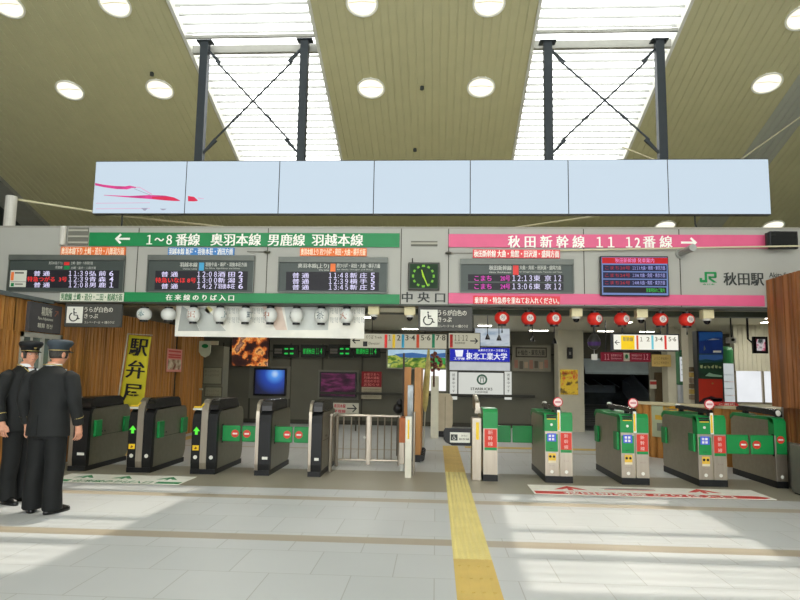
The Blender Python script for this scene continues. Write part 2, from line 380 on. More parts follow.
# pillar left of the stair, walls at the right
BEI = mat('beige_wall', (196, 192, 172), .6, var=.03)
x0, x1 = W(558.5, 380, 17.6).x, W(584, 380, 17.6).x
MB().box(x0, x1, 17.6, 18.2, 0, 2.72).build('pillar', BEI, kind='structure')
def facing(name, a, b, z0, z1, y, ma, d=.15): return back(name, a, b, z0, z1, ma, y, d)
facing('pillar', 668, 676, 0, 2.72, 16, BEI, .4); facing('pillar', 689.5, 698, 0, 2.72, 13.2, BEI, .35)
rb = MB(); xx = W(735, 370, 15.2).x; xe = W(790, 370, 15.2).x
zt = 2.72; zb = W(750, 404, 15.2).z; z1 = W(750, 371, 15.2).z
rb.box(xx, xe, 15.215, 15.4, z1, zt); rb.box(xx, xe, 15.25, 15.4, 0, zb)
x = xx
while x < xe: rb.box(x, x+.07, 15.2, 15.26, z1, zt); x += .1
rb.build('wall_right_inner', BEI, kind='structure')
MB().box(xx, xe, 15.3, 15.33, zb, z1).build('window_4', mat('milky_pane', (240, 243, 246), .3, emit=.95, var=.06, scale=2), kind='structure')
wf = MB(); wf.box(xx+.35*0, xx+.04, 15.24, 15.3, zb, z1); wf.box(xx+.62, xx+.66, 15.24, 15.3, zb, z1); wf.box(xx, xe, 15.24, 15.3, zb, zb+.04)
wf.build('window_frame', STEEL, kind='structure')
MB().box(8.4, 8.55, 9.66, 19.0, 0, 2.72).build('wall_right_inner', BEI, kind='structure')
# beam under the lintel
bx0, bx1 = W(476, 312, 10.2).x, 5.5
MB().box(bx0-3, bx1, 10.2, 10.4, 2.42, 2.5).build('roof_beam', mat('beam_olive', (72, 78, 66), .5), kind='structure')
MB().box(-5.7, bx1, 10.2, 10.4, 2.5, 2.72).build('roof_beam', mat('beam_pale', (176, 172, 148), .5), kind='structure')

# tactile paving
def tact():
    ya = mat('tactile_yellow', (208, 180, 100), .55, var=.08, scale=3)
    yb = mat('tactile_pale', (216, 202, 132), .55, var=.06, scale=3)
    def strip(y0, y1, ma, dots):
        mb = MB(); mb.box(.15, .455, y0, y1, 0, .004)
        y = y0
        while y < y1-.05:
            e = min(y+.3, y1)
            if dots:
                for i in range(6):
                    for j in range(6):
                        cy = y+.025+j*.05
                        if cy < y1: mb.prism([(.15+.0275+i*.05+.014*math.cos(PI*k/3), cy+.014*math.sin(PI*k/3)) for k in range(6)], 'z', .004, .008)
            else:
                for i in range(4): mb.box(.15+.03+i*.072, .15+.055+i*.072, y+.012, e-.012, .004, .009)
            y += .3
        o = mb.build('trim_tactile', ma, kind='structure')
    strip(1.5, 5.3, ya, False); strip(5.3, 9.9, yb, True); strip(9.9, 13.5, ya, False)
    MB().box(.6, 5.2, 13.2, 13.5, 0, .006).build('trim_tactile', ya, kind='structure')
    MB().box(XL+.25, XL+.5, 9.6, 16.5, 0, .006).build('trim_tactile', ya, kind='structure')
tact()

# ------------------------------------------------------------------ light
wd = bpy.data.worlds.new('sky'); SC.world = wd; wd.use_nodes = True
bg = wd.node_tree.nodes['Background']; bg.inputs[0].default_value = (.96, .98, .98, 1); bg.inputs[1].default_value = 5.6
sl = bpy.data.lights.new('sun', 'SUN'); sl.energy = 9.0; sl.angle = math.radians(1.0); sl.color = (1, .90, .76)
so = bpy.data.objects.new('sun', sl); COL.objects.link(so)
sd = Vector((-.115, -1/3.0, -1)); so.rotation_euler = sd.to_track_quat('-Z', 'Y').to_euler()
SC.view_settings.view_transform = 'Standard'; SC.view_settings.look = 'None'; SC.view_settings.gamma = 1; SC.view_settings.exposure = 0

# ================================================================== OVERHEAD
# downlights
LAMP = mat('lamp_glow', (255, 250, 232), .5, emit=1.25, var=.01)
RING = mat('lamp_ring', (226, 226, 214), .4)
def downlight(px, py, label):
    c = Cc(px, py); n = Vector((0, CS, 1)).normalized(); v = Vector((0, 1, -CS)).normalized(); u = Vector((1, 0, 0))
    t = thing('ceiling_downlight', label, 'light', tuple(c), 'round downlights in the sloping ceiling')
    def ring(mb, r, off): return [c-n*off+u*(r*math.cos(2*PI*k/28))+v*(r*math.sin(2*PI*k/28)) for k in range(28)]
    mb = MB(); R = [ring(mb, r, o) for r, o in ((.25, -.02), (.25, .022), (.225, .022), (.21, -.03))]
    vs = sum(R, []); fs = [(i*28+k, i*28+(k+1) % 28, (i+1)*28+(k+1) % 28, (i+1)*28+k) for i in range(3) for k in range(28)]
    mb.add(vs, fs).build('rim', RING, t)
    mb = MB(); a = ring(mb, .218, .008); b = ring(mb, .12, .018)
    mb.add(a+b+[c-n*.02], [(k, (k+1) % 28, 28+(k+1) % 28, 28+k) for k in range(28)]+[(28+k, 28+(k+1) % 28, 56) for k in range(28)]).build('diffuser', LAMP, t)
    mb = MB(); w = [c-n*.021+u*x+v*y for x, y in ((-.2, -.03), (0, -.055), (.2, -.03), (.2, -.018), (0, -.043), (-.2, -.018))]
    mb.add(w, [(0, 1, 4, 5), (1, 2, 3, 4)]).build('reflector_seam', mat('lamp_seam', (222, 216, 180), .5), t)
    return t
for px, py, lb in ((8, 5, 'round ceiling downlight cut by the top left corner of the view'),
                   (115, 4, 'round downlight in the left ceiling beside the top of the left skylight'),
                   (362, 3, 'round downlight high in the middle ceiling strip, beside the left skylight'),
                   (489, 3, 'round downlight high in the middle ceiling strip, beside the right skylight'),
                   (803, 17, 'round ceiling downlight cut by the right edge of the view'),
                   (70, 90, 'lower left ceiling downlight, the one farther from the left skylight'),
                   (160, 89, 'lower left ceiling downlight, the one nearer the left skylight'),
                   (371, 88, 'lower middle ceiling downlight straight above the third video panel'),
                   (481, 87, 'lower middle ceiling downlight straight above the fifth video panel'),
                   (767, 83, 'ceiling downlight above the right end of the video wall'),
                   (665, 226, 'low ceiling downlight just under the sixth and seventh video panels'),
                   (773, 226, 'low ceiling downlight over the small black monitor')):
    downlight(px, py, lb)
for px, py in ((152, 73), (422, 87), (415, 149)):
    c = Cc(px, py); MB().tube([c+Vector((0, 0, .01)), c-Vector((0, 0, .05))], .035, 10).build('ceiling_sensor', DARK)
    o = bpy.data.objects[[k for k in ORG if k.startswith('ceiling_sensor')][-1]]
    tag(o, {152: 'tiny dark sensor on the left ceiling above a downlight', 422: 'tiny dark sensor between the two middle downlights', 415: 'tiny dark sensor on the ceiling just above the fourth video panel'}[px], 'sensor')

# the video wall: seven screens
YS = 9.68
scr = mat('screen_glow', (205, 222, 236), .3, emit=.98, var=.012, scale=.7)
xe = [W(px, 188, YS).x for px in (94, 187, 281, 377, 472.5, 570, 669, 770)]
X0 = xe[0]; XP = (xe[-1]-xe[0])/7; z1, z0 = 4.785, 3.913
def vscreen(i, label):
    a = X0+i*XP+.0025; b = X0+(i+1)*XP-.0025
    t = thing('hanging_video_screen', label, 'screen', ((a+b)/2, YS+.05, z0), 'panels of the overhead video wall')
    MB().box(a, b, YS+.003, YS+.11, z0, z1, .003).build('casing', BLACK, t)
    MB().box(a+.004, b-.004, YS, YS+.003, z0+.014, z1-.012).build('display', scr, t)
    return t
nm = ['leftmost panel of the overhead video wall, showing crimson brush strokes', 'second video wall panel from the left, with the tip of a red stroke',
      'pale blue video wall panel under the left skylight', 'pale blue middle panel of the seven overhead screens',
      'pale blue video wall panel right above the pink sign start', 'pale blue video wall panel under the right skylight', 'rightmost pale panel of the overhead video wall']
vs0 = [vscreen(0, nm[0]), vscreen(1, nm[1])]
base = vscreen(2, nm[2])
for i in range(3, 7): dup(base, (base.location.x+(i-2)*XP, YS+.05, z0), nm[i])
CRIM = mat('stroke_crimson', (222, 66, 142), .4, emit=.9, var=.3, scale=4); PALEP = mat('stroke_pale', (228, 170, 205), .4, emit=.95)
REDG = mat('stroke_red', (228, 44, 84), .4, emit=.95); GRYS = mat('stroke_grey', (168, 168, 190), .4, emit=.9)
def stroke(par, top, bot, ma, name='brush_stroke', e=.002):
    p = top+bot[::-1]; MB().prism([(W(x, y, YS).x, W(x, y, YS).z) for x, y in p], 'y', YS-e, YS-.0002).build(name, ma, par)
stroke(vs0[0], [(95.2, 183), (103, 184.6), (115, 186), (125, 186.4), (130, 185.6), (136, 187)], [(95.2, 185.4), (104, 187.2), (116, 189), (127, 189.4), (132, 188), (136, 188)], CRIM)
stroke(vs0[0], [(104, 195), (130, 196), (150, 195), (165, 195.6), (174, 197.4), (180, 200.3)], [(104, 195.4), (130, 197.6), (150, 199), (165, 200.4), (174, 201), (180, 201)], CRIM)
stroke(vs0[0], [(152, 197), (166, 196.6), (174, 197.6), (179, 200.4)], [(152, 198.6), (166, 200.3), (174, 200.8), (179, 200.8)], REDG, e=.003)
stroke(vs0[0], [(130, 186.5), (140, 187), (152, 194)], [(130, 187.2), (140, 187.8), (152, 195)], PALEP)
stroke(vs0[0], [(134, 188.4), (152, 195.4)], [(134, 188.9), (152, 196)], GRYS)
for yy in (203, 208.6): stroke(vs0[0], [(96, yy), (150, yy-.5)], [(96, yy+.5), (150, yy)], PALEP)
stroke(vs0[0], [(141, 208), (148, 208)], [(144, 210.6), (145.6, 210.6)], GRYS); stroke(vs0[0], [(160, 208.6), (167, 208.8)], [(162, 210.2), (164, 210.2)], GRYS)
stroke(vs0[1], [(188, 196), (194, 196.8), (197.6, 200)], [(188, 201.2), (194, 201.4), (197.6, 201)], REDG)
stroke(vs0[1], [(198, 197.6), (204, 198.6)], [(198, 198.4), (204, 199)], PALEP)

def tubebox(mb, p, q, r): mb.tube([p, q], r, 6)
# post frames carrying the video wall
for (pa, pb, lab) in ((203, 303.5, 'dark steel hanging frame with crossed rods before the left skylight'), (548, 660.5, 'dark steel hanging frame with crossed rods before the right skylight')):
    y = 9.9; xa_, xb_ = W(pa, 90, y).x, W(pb, 90, y).x; zt_ = W((pa+pb)/2, 41, y).z; zb_ = 4.0
    t = thing('hanging_screen_frame', lab, 'frame', ((xa_+xb_)/2, y, zb_), 'hanging frames of the video wall')
    for x in (xa_, xb_):
        MB().box(x-.065, x+.065, y-.06, y+.06, zb_, zt_).box(x-.13, x+.13, y-.08, y+.08, zt_-.02, zt_).build('post', POSTM, t)
    zu = W(pa, 56, y).z; zl = W(pa, 147, y).z
    for (xs, xf) in ((xa_, xb_), (xb_, xa_)):
        d = 1 if xf > xs else -1
        rd = MB().tube([(xs+d*.2, y-.02*d, zu-.1), (xf-d*.2, y-.02*d, zl+.1)], .016, 6).build('brace_rod', POSTM, t)
        m = MB(); p = Vector((xs+d*.2, y-.02*d, zu-.1)).lerp(Vector((xf-d*.2, y-.02*d, zl+.1)), .68); q = p+(Vector((xf, y, zl))-Vector((xs, y, zu))).normalized()*.13
        m.tube([p, q], .022, 6).build('turnbuckle', POSTM, rd)
        for zz, s_ in ((zu, 1), (zl, -1)):
            MB().prism([(xs+d*.06, zz+.08*s_), (xs+d*.24, zz-.15*s_), (xs+d*.28, zz-.1*s_), (xs+d*.06, zz-.0*s_+.12*s_)], 'y', y-.02, y+.02).build('gusset', POSTM, t)
# white column left and its cable
x = W(9.5, 212, 9.5).x; zt_ = W(9.5, 196, 9.5).z
o = MB().tube([(x, 9.52, 3.63), (x, 9.52, zt_)], .085, 16).build('roof_post', mat('white_post', (196, 194, 184), .4)); tag(o, 'short white round post standing on the sign wall at left', 'post')
p, q = W(14, 199, 9.6), W(94, 211.5, 9.8)
o = MB().tube([p, q], .018, 8).build('hanging_cable', mat('cable_pale', (196, 190, 158), .5)); tag(o, 'pale stay rod from the white post to the left screen end', 'cable')
p, q = W(100, 214, 10.25), W(250, 229.5, 10.8)
o = MB().tube([p, q], .014, 8).build('hanging_cable', mat('cable_pale', (196, 190, 158), .5)); tag(o, 'pale stay rod running right from beneath the first video panel', 'cable')
p, q = W(508, 228.5, 11), W(600, 215.5, 11)
o = MB().tube([p, q], .014, 8).build('hanging_cable', mat('cable_pale', (196, 190, 158), .5)); tag(o, 'pale stay rod under the sixth video panel above the pink sign', 'cable')
p, q = W(232, 150, 10.8), W(210, 160, 10.7)
for (p, q, lb) in ((W(740, 160, 11.4), W(806, 113, 11.4), 'thin pale rod crossing the ceiling above the rightmost video panel'), (W(622, 147, 11.3), W(655, 160, 11.3), 'thin pale rod beside the foot of the right skylight')):
    o = MB().tube([p, q], .012, 6).build('hanging_cable', mat('cable_pale', (196, 190, 158), .5)); tag(o, lb, 'cable')
x = W(122, 220, 9.74).x
o = MB().tube([(x, 9.74, 3.92), (x, 9.74, 3.72), (x-.12, 9.62, 3.645)], .014, 8).build('hanging_cable', DARK); tag(o, 'dark cord dropping from the leftmost video panel to the wall', 'cord')
x = W(695, 222, 9.74).x
o = MB().tube([(x, 9.74, 3.92), (x, 9.74, 3.78), (x, 9.62, 3.645)], .012, 8).build('hanging_cable', DARK); tag(o, 'dark cord dropping from the rightmost video panel', 'cord')

# ================================================================== THE SIGN WALL
Y = YW-.03
def band(name, label, a, b, c, d, ma, grp=None):
    return sign(name, label, 'sign', a, b, c, d, Y, ma, .03, grp)
g = band('direction_sign', 'green sign band with left arrow and white line names', 89, 232.8, 399.5, 246.5, GREEN)
text(g, '1～8', WHITE, 147, 233.6, 172, 245.6, Y, .03)
text(g, '番線', WHITE, 176, 233.6, 200, 245.8, Y, .03)
text(g, '奥羽本線', WHITE, 211, 233.6, 261, 245.8, Y, .03)
text(g, '男鹿線', WHITE, 268, 234, 305, 246, Y, .03)
text(g, '羽越本線', WHITE, 312, 234, 363, 246, Y, .03)
def arrow(par, cx, cy, w, h, Yp, ma, d=1, th=.27, name='arrow', off=.004):
    """horizontal arrow; d=1 points right"""
    P = W(cx, cy, Yp); s = (W(cx+w/2, cy, Yp).x-W(cx-w/2, cy, Yp).x)/2; t = s*th*1.0; hh = (W(cx, cy-h/2, Yp).z-P.z)
    mb = MB(); X = lambda a, b: (P.x+d*a, P.z+b)
    mb.prism([X(-s, -t/2), X(s*.8, -t/2), X(s*.8, t/2), X(-s, t/2)], 'y', Yp-off, Yp)
    for q in (1, -1): mb.prism([X(s, 0), X(s-hh, q*hh), X(s-hh-t*.7, q*(hh-t*.7)), X(s-t*1.4, 0)], 'y', Yp-off-.001, Yp-.0005)
    return mb.build(name, ma, par)
arrow(g, 122.5, 238.8, 15, 10.5, Y, WHITE, -1)
g2 = band('direction_sign', 'lower green sign band under the left departure boards', 124, 293.2, 399.5, 302.8, GREEN)
text(g2, '在 来 線 の り ば 入 口', WHITE, 166, 294.6, 234, 300.6, Y, .03)
k = band('direction_sign', 'pink sign band with right arrow to platforms 11 and 12', 448.7, 234.5, 770, 247.6, PINK)
text(k, '秋 田 新 幹 線', WHITE, 508, 235.6, 584.5, 248, Y, .03)
text(k, '11  12', WHITE, 596.5, 237, 640, 247.6, Y, .03)
text(k, '番 線', WHITE, 643, 235.8, 672, 248, Y, .03)
arrow(k, 689, 242.6, 16, 10.5, Y, WHITE, 1)
k2 = band('direction_sign', 'lower pink sign band with a red notice on it', 448.7, 294.2, 764.6, 304.8, PINK)
x0, x1, z0_, z1_ = rect(473, 296, 560, 304.3, Y)
MB().box(x0, x1, Y-.002, Y, z0_, z1_).build('notice_strip', mat('strip_red', (222, 58, 72), .5), k2)
text(k2, '乗車券・特急券を重ねてお入れください。', WHITE, 474.5, 297.2, 559, 303.8, Y-.002, .03)

ORNG = mat('strip_orange', (232, 118, 58), .5); BLU = mat('strip_blue', (70, 130, 196), .5); WHT = mat('strip_white', (222, 224, 206), .5); RDS = mat('strip_coral', (226, 78, 84), .5)
CREAM = mat('letter_cream', (250, 232, 206), .5); DGRN = mat('letter_dark_green', (30, 108, 56), .5)
def strip(label, body, a, b, c, d, ma, tm, pre=None):
    t = sign('route_sign_strip', label, 'label', a, b, c, d, Y, ma, .03, 'route strips above and below the boards')
    text(t, body, tm, a+1, b+.6, c-1, d-.6, Y, .035); return t
strip('orange route strip above the leftmost departure board', '奥羽本線下り 土崎・追分・八郎潟方面', 60.5, 246.8, 125, 255.4, ORNG, CREAM)
strip('blue route strip above the second departure board', '羽越本線 新屋・羽後本荘・酒田方面', 168, 247.6, 234, 255.4, BLU, WHITE)
strip('orange route strip above the third departure board', '奥羽本線上り 四ツ小屋・和田・大曲・横手方面', 300, 248, 366.5, 256, ORNG, CREAM)
strip('coral route strip above the bullet train board', '秋田新幹線 大曲・角館・田沢湖・盛岡方面', 473, 249.6, 560, 258, RDS, WHITE)
t = strip('green and white route strip below the leftmost board', '男鹿線 土崎・追分・二田・船越方面', 60, 292.8, 123.5, 301.2, WHT, DGRN)

BRD = mat('board_grey', (66, 74, 70), .4, .1); LEDB = mat('led_field', (28, 27, 34), .5)
LW = mat('led_white', (222, 216, 250), .4, emit=1.0, var=.01); LR = mat('led_red', (236, 52, 52), .4, emit=1.0, var=.01)
LM = mat('led_magenta', (226, 70, 190), .4, emit=1.0, var=.01); HED = mat('board_title', (190, 192, 184), .5); BFR = mat('board_frame', (96, 100, 94), .4, .3)
def board(label, a, b, c, d):
    x0, x1, z0_, z1_ = rect(a, b, c, d, Y)
    t = thing('departure_board', label, 'departure board', ((x0+x1)/2, Y, z0_), 'departure boards on the sign wall')
    f = MB(); f.box(x0, x1, Y, YW, z0_, z1_); f.build('casing', BRD, t)
    f = MB(); f.box(x0-.01, x1+.01, Y-.03, Y, z1_-.07, z1_+.01); f.build('hood', BFR, t); 
    f = MB(); f.box(x0-.012, x0+.004, Y-.02, Y, z0_, z1_).box(x1-.004, x1+.012, Y-.02, Y, z0_, z1_).box(x0, x1, Y-.02, Y, z0_-.012, z0_+.004); f.build('frame', BFR, t)
    return t
def ledfield(t, a, b, c, d):
    x0, x1, z0_, z1_ = rect(a, b, c, d, Y); MB().box(x0, x1, Y-.002, Y, z0_, z1_).build('led_display', LEDB, t)
def led(t, body, a, b, c, d, ma, bold=.02): return text(t, body, ma, a, b, c, d, Y-.002, bold, name='led_lettering')
bd = board('leftmost departure board, with a small white legend card', 9, 255.8, 124, 291.4)
ledfield(bd, 26, 270.2, 119, 288)
for r, (ty, tm, tr_, ds, nn) in enumerate((('普 通', '11:39', None, '弘 前', '6'), ('特急つがる  3号', '12:39', 1, '青 森', '4'), ('普 通', '12:08', None, '男 鹿', '1'))):
    y0 = 270.9+r*5.75; y1 = y0+5.1
    if tr_: led(bd, ty, 27.5, y0, 67, y1, LR)
    else: led(bd, ty, 34, y0, 50, y1, LW)
    led(bd, tm, 69, y0, 88, y1, LW); led(bd, ds, 89.5, y0, 106, y1, LW); led(bd, nn, 109.5, y0, 113.5, y1, LW)
x0, x1, z0_, z1_ = rect(10.2, 270.4, 26.4, 287, Y); cd = MB().box(x0, x1, Y-.003, Y, z0_, z1_).build('legend_card', mat('card_white', (208, 210, 198), .5), bd)
for a_, b_, c_, d_, mm in ((11, 272, 14, 280.5, ORNG), (11, 283, 14, 286.4, GREEN), (15, 272.2, 24, 273.6, SEAM), (10.5, 281.6, 26, 282, SEAM), (15, 283.6, 23, 284.6, SEAM)):
    x0, x1, z0_, z1_ = rect(a_, b_, c_, d_, Y); MB().box(x0, x1, Y-.004, Y-.003, z0_, z1_).build('card_marking', mm, cd)
for a_, b_, c_, d_, mm in ((64, 262, 69.5, 265.2, REDM), (64, 266, 69.5, 269.4, GREEN)):
    x0, x1, z0_, z1_ = rect(a_, b_, c_, d_, Y); MB().box(x0, x1, Y-.002, Y, z0_, z1_).build('line_colour_mark', mm, bd)
text(bd, '奥羽本線(下り)', HED, 49, 261.4, 62.5, 264.6, Y); text(bd, '土崎・追分・八郎潟方面', HED, 71, 261.4, 93, 264.6, Y)
text(bd, '男鹿線', HED, 55.5, 266, 62.5, 268.8, Y); text(bd, '土崎・追分・二田方面', HED, 71, 266.6, 96, 269.2, Y)
bd = board('departure board under the blue route strip', 148, 256, 253.5, 292)
ledfield(bd, 155, 271, 247.5, 290)
for r, (ty, tm, tr_, ds, nn) in enumerate((('普 通', '12:08', None, '酒 田', '2'), ('特急いなほ 8号', '13:00', 1, '新 潟', '3'), ('普 通', '14:27', None, '羽後本荘', '6'))):
    y0 = 271.6+r*6; y1 = y0+5.3
    if tr_: led(bd, ty, 155.6, y0, 196, y1, LR)
    else: led(bd, ty, 161.5, y0, 178, y1, LW)
    led(bd, tm, 197.5, y0, 217, y1, LW); led(bd, ds, 218, y0, 235, y1, LW); led(bd, nn, 238.5, y0, 243, y1, LW)
x0, x1, z0_, z1_ = rect(199, 262.6, 204, 270.6, Y); MB().box(x0, x1, Y-.002, Y, z0_, z1_).build('line_colour_mark', mat('mark_blue', (70, 160, 206), .5), bd)
text(bd, '羽越本線', HED, 180, 262.4, 197.5, 267, Y, .03); text(bd, '羽後牛島・新屋・羽後本荘方面', HED, 205.5, 262.4, 247, 266.6, Y, .03)
text(bd, 'Uetsu Line', HED, 183, 268, 197, 269.6, Y); text(bd, 'for Niiya, Ugo-Honjo and Sakata', HED, 205.5, 267.6, 240, 269.4, Y)
bd = board('third departure board, all rows local trains', 279, 258, 387, 292.2)
ledfield(bd, 286, 272, 379, 290.6)
for r, (tm, ds, nn) in enumerate((('11:48', '新 庄', '5'), ('12:39', '横 手', '5'), ('13:45', '新 庄', '5'))):
    y0 = 272.8+r*5.9; y1 = y0+5.3
    led(bd, '普 通', 292.5, y0, 309, y1, LW); led(bd, tm, 329, y0, 348, y1, LW); led(bd, ds, 350, y0, 367, y1, LW); led(bd, nn, 370.5, y0, 375, y1, LW)
x0, x1, z0_, z1_ = rect(330.5, 263.6, 335.5, 271.6, Y); MB().box(x0, x1, Y-.002, Y, z0_, z1_).build('line_colour_mark', ORNG, bd)
text(bd, '奥羽本線(上り)', HED, 298, 263.4, 329, 268, Y, .03); text(bd, '四ツ小屋・和田・大曲・横手方面', HED, 337, 263.4, 380, 268, Y, .03)
text(bd, 'Ou Line', HED, 319, 269, 329, 270.8, Y); text(bd, 'for Wada, Omagari and Shinjo', HED, 337, 269, 373, 270.6, Y)
bd = board('bullet train departure board with magenta train names', 460.5, 260, 573, 292.6)
ledfield(bd, 468, 274.6, 563.5, 281.6); ledfield(bd, 468, 283, 563.5, 290)
for r, (ty, tm) in enumerate((('20号', '12:13'), ('24号', '13:06'))):
    y0 = 275.3+r*8.2; y1 = y0+5.9
    led(bd, 'こまち', 474.5, y0, 491.5, y1, LM); led(bd, ty, 500.5, y0, 510, y1, LM); led(bd, tm, 512.5, y0, 532, y1, LW); led(bd, '東  京', 533.5, y0, 551, y1, LW); led(bd, '12', 554, y0, 561, y1, LW)
x0, x1, z0_, z1_ = rect(513, 265.4, 518.5, 275, Y); MB().box(x0, x1, Y-.003, Y, z0_, z1_).build('line_colour_mark', REDM, bd)
text(bd, '秋田新幹線', HED, 489, 265.4, 511.5, 270.2, Y, .03); text(bd, '大曲・角館・田沢湖・盛岡方面', HED, 519.5, 265.4, 561, 269.8, Y, .03)
text(bd, 'Akita Shinkansen', HED, 489, 271.4, 511, 273, Y); text(bd, 'for Omagari, Kakunodate, Tazawako and Tokyo', HED, 519.5, 271.2, 562, 273, Y)

# LCD monitor
Ym = YW-.1
x0, x1, z0_, z1_ = rect(600.5, 256, 669, 296, Ym)
t = thing('information_monitor', 'colour monitor with a red title bar listing bullet train times', 'monitor', ((x0+x1)/2, Ym, z0_))
MB().box(x0, x1, Ym, Ym+.06, z0_, z1_, .01).build('casing', BLACK, t)
MB().box((x0+x1)/2-.15, (x0+x1)/2+.15, Ym+.06, YW, (z0_+z1_)/2-.1, (z0_+z1_)/2+.1).build('mount', BLACK, t)
def mrect(a, b, c, d, ma, nm_, e, par): x0, x1, z0_, z1_ = rect(a, b, c, d, Ym); return MB().box(x0, x1, Ym-e, Ym+.002, z0_, z1_).build(nm_, ma, par)
ds = mrect(601.8, 257.2, 667.8, 295, mat('lcd_blue', (120, 146, 206), .3, emit=.8, var=.03), 'display', .002, t)
mrect(602, 257.6, 667.6, 263.6, mat('lcd_red', (200, 14, 24), .3, emit=.9), 'title_bar', .003, ds)
LN = mat('lcd_navy', (24, 28, 66), .3, emit=.9)
lw2 = mat('lcd_text', (170, 170, 236), .3, emit=1.0)
def mtext(body, a, b, c, d, ma):
    x0, x1, zz0, zz1 = rect(a, b, c, d, Ym); mb = MB(); put_text(mb, body, ((x0+x1)/2, Ym-.005, (zz0+zz1)/2), x1-x0, zz1-zz0, bold=.0); mb.build('lettering', ma, ds)
mtext('秋田新幹線 発車案内', 615, 258.2, 654, 262.8, mat('lcd_pink', (236, 150, 220), .3, emit=.95))
for r, (nn_, tt) in enumerate((('こまち20号', '12:13 大曲・角館・東京方面'), ('こまち24号', '13:06 大曲・角館・東京方面'), ('こまち26号', '14:08 大曲・角館・東京方面'))):
    y0 = 265+r*7.4; mrect(603, y0, 666.6, y0+6.3, LN, 'row_field', .003, ds)
    mtext(nn_, 605, y0+1, 630, y0+4.8, mat('lcd_row_red', (186, 40, 56), .3, emit=.9)); mtext(tt, 632.5, y0+.9, 665, y0+5, lw2)
mrect(603.2, 287.2, 666.4, 293, mat('lcd_black', (20, 22, 26), .3, emit=.9), 'row_field', .003, ds)
mtext('発車時刻のご案内', 646, 288.2, 664.5, 292.4, mat('lcd_green', (60, 206, 80), .3, emit=.95))

# clock
x0, x1, z0_, z1_ = rect(408, 262.3, 439.5, 290, YW-.08); Yc = YW-.08
t = thing('wall_clock', 'square dark clock with glowing green dial above the central exit', 'clock', ((x0+x1)/2, Yc, z0_))
MB().box(x0, x1, Yc, YW, z0_, z1_, .01).build('casing', mat('clock_case', (58, 60, 54), .4), t)
cx, cz = (x0+x1)/2-.005, (z0_+z1_)/2; Rr = .175
MB().box(x0+.025, x1-.025, Yc-.003, Yc, z0_+.025, z1_-.025).build('dial', mat('clock_dial', (20, 58, 24), .4, emit=.8, var=.3, scale=5), t)
CG = mat('clock_glow', (176, 224, 60), .4, emit=1.0)
for k in range(12):
    mb = MB(); a = k*PI/6; p = (cx+Rr*.86*math.sin(a), cz+Rr*.86*math.cos(a)); r = .02 if k % 3 else .024; q = .03
    mb.prism([(p[0]-r*math.cos(a)-q*.5*math.sin(a), p[1]+r*math.sin(a)-q*.5*math.cos(a)), (p[0]+r*math.cos(a)-q*.5*math.sin(a), p[1]-r*math.sin(a)-q*.5*math.cos(a)),
              (p[0]+r*.8*math.cos(a)+q*.5*math.sin(a), p[1]-r*.8*math.sin(a)+q*.5*math.cos(a)), (p[0]-r*.8*math.cos(a)+q*.5*math.sin(a), p[1]+r*.8*math.sin(a)+q*.5*math.cos(a))], 'y', Yc-.006, Yc-.003)
    mb.build('hour_mark', mat('clock_marks', (120, 190, 60), .4, emit=.95), t)
def hand(ang, ln, w, ma):
    a = math.radians(ang); d = (math.sin(a), math.cos(a)); n = (d[1], -d[0])
    MB().prism([(cx-d[0]*ln*.2+n[0]*w, cz-d[1]*ln*.2+n[1]*w), (cx+d[0]*ln+n[0]*w*.5, cz+d[1]*ln+n[1]*w*.5), (cx+d[0]*ln-n[0]*w*.5, cz+d[1]*ln-n[1]*w*.5), (cx-d[0]*ln*.2-n[0]*w, cz-d[1]*ln*.2-n[1]*w)], 'y', Yc-.012, Yc-.008).build('hand', ma, t)
hand(344, .095, .014, CG); hand(156, .16, .011, CG)
MB().tube([(x0+.06, Yc+.03, z1_), (x0+.06, Yc+.03, z1_+.06), (x0+.07, Yc+.03, z1_+.06)], .008, 6).build('bracket', BLACK, t)
# writing fixed straight on the wall
def wall_letters(name, label, body, ma, a, b, c, d, bold=.02, cat='lettering'):
    x0, x1, z0_, z1_ = rect(a, b, c, d, YW); mb = MB(); put_text(mb, body, ((x0+x1)/2, YW-.006, (z0_+z1_)/2), x1-x0, z1_-z0_, bold=bold)
    vs = mb.v; o = mb.build(name, ma); tag(o, label, cat); m = o.modifiers.new('thickness', 'SOLIDIFY'); m.thickness = .006; m.offset = 0; return o
wall_letters('exit_sign_lettering', 'dark characters naming the central gate below the clock', '中 央 口', DARK, 402, 292.2, 445, 302.6, .025)
wall_letters('station_sign_lettering', 'large dark station name beside the green railway logo', '秋田駅', DARK, 723.5, 272.4, 763.5, 285.6, .02)
wall_letters('station_sign_lettering', 'small dark roman lettering at the right end of the wall', 'Akita Station', DARK, 769, 272.6, 800, 277.6, .0)
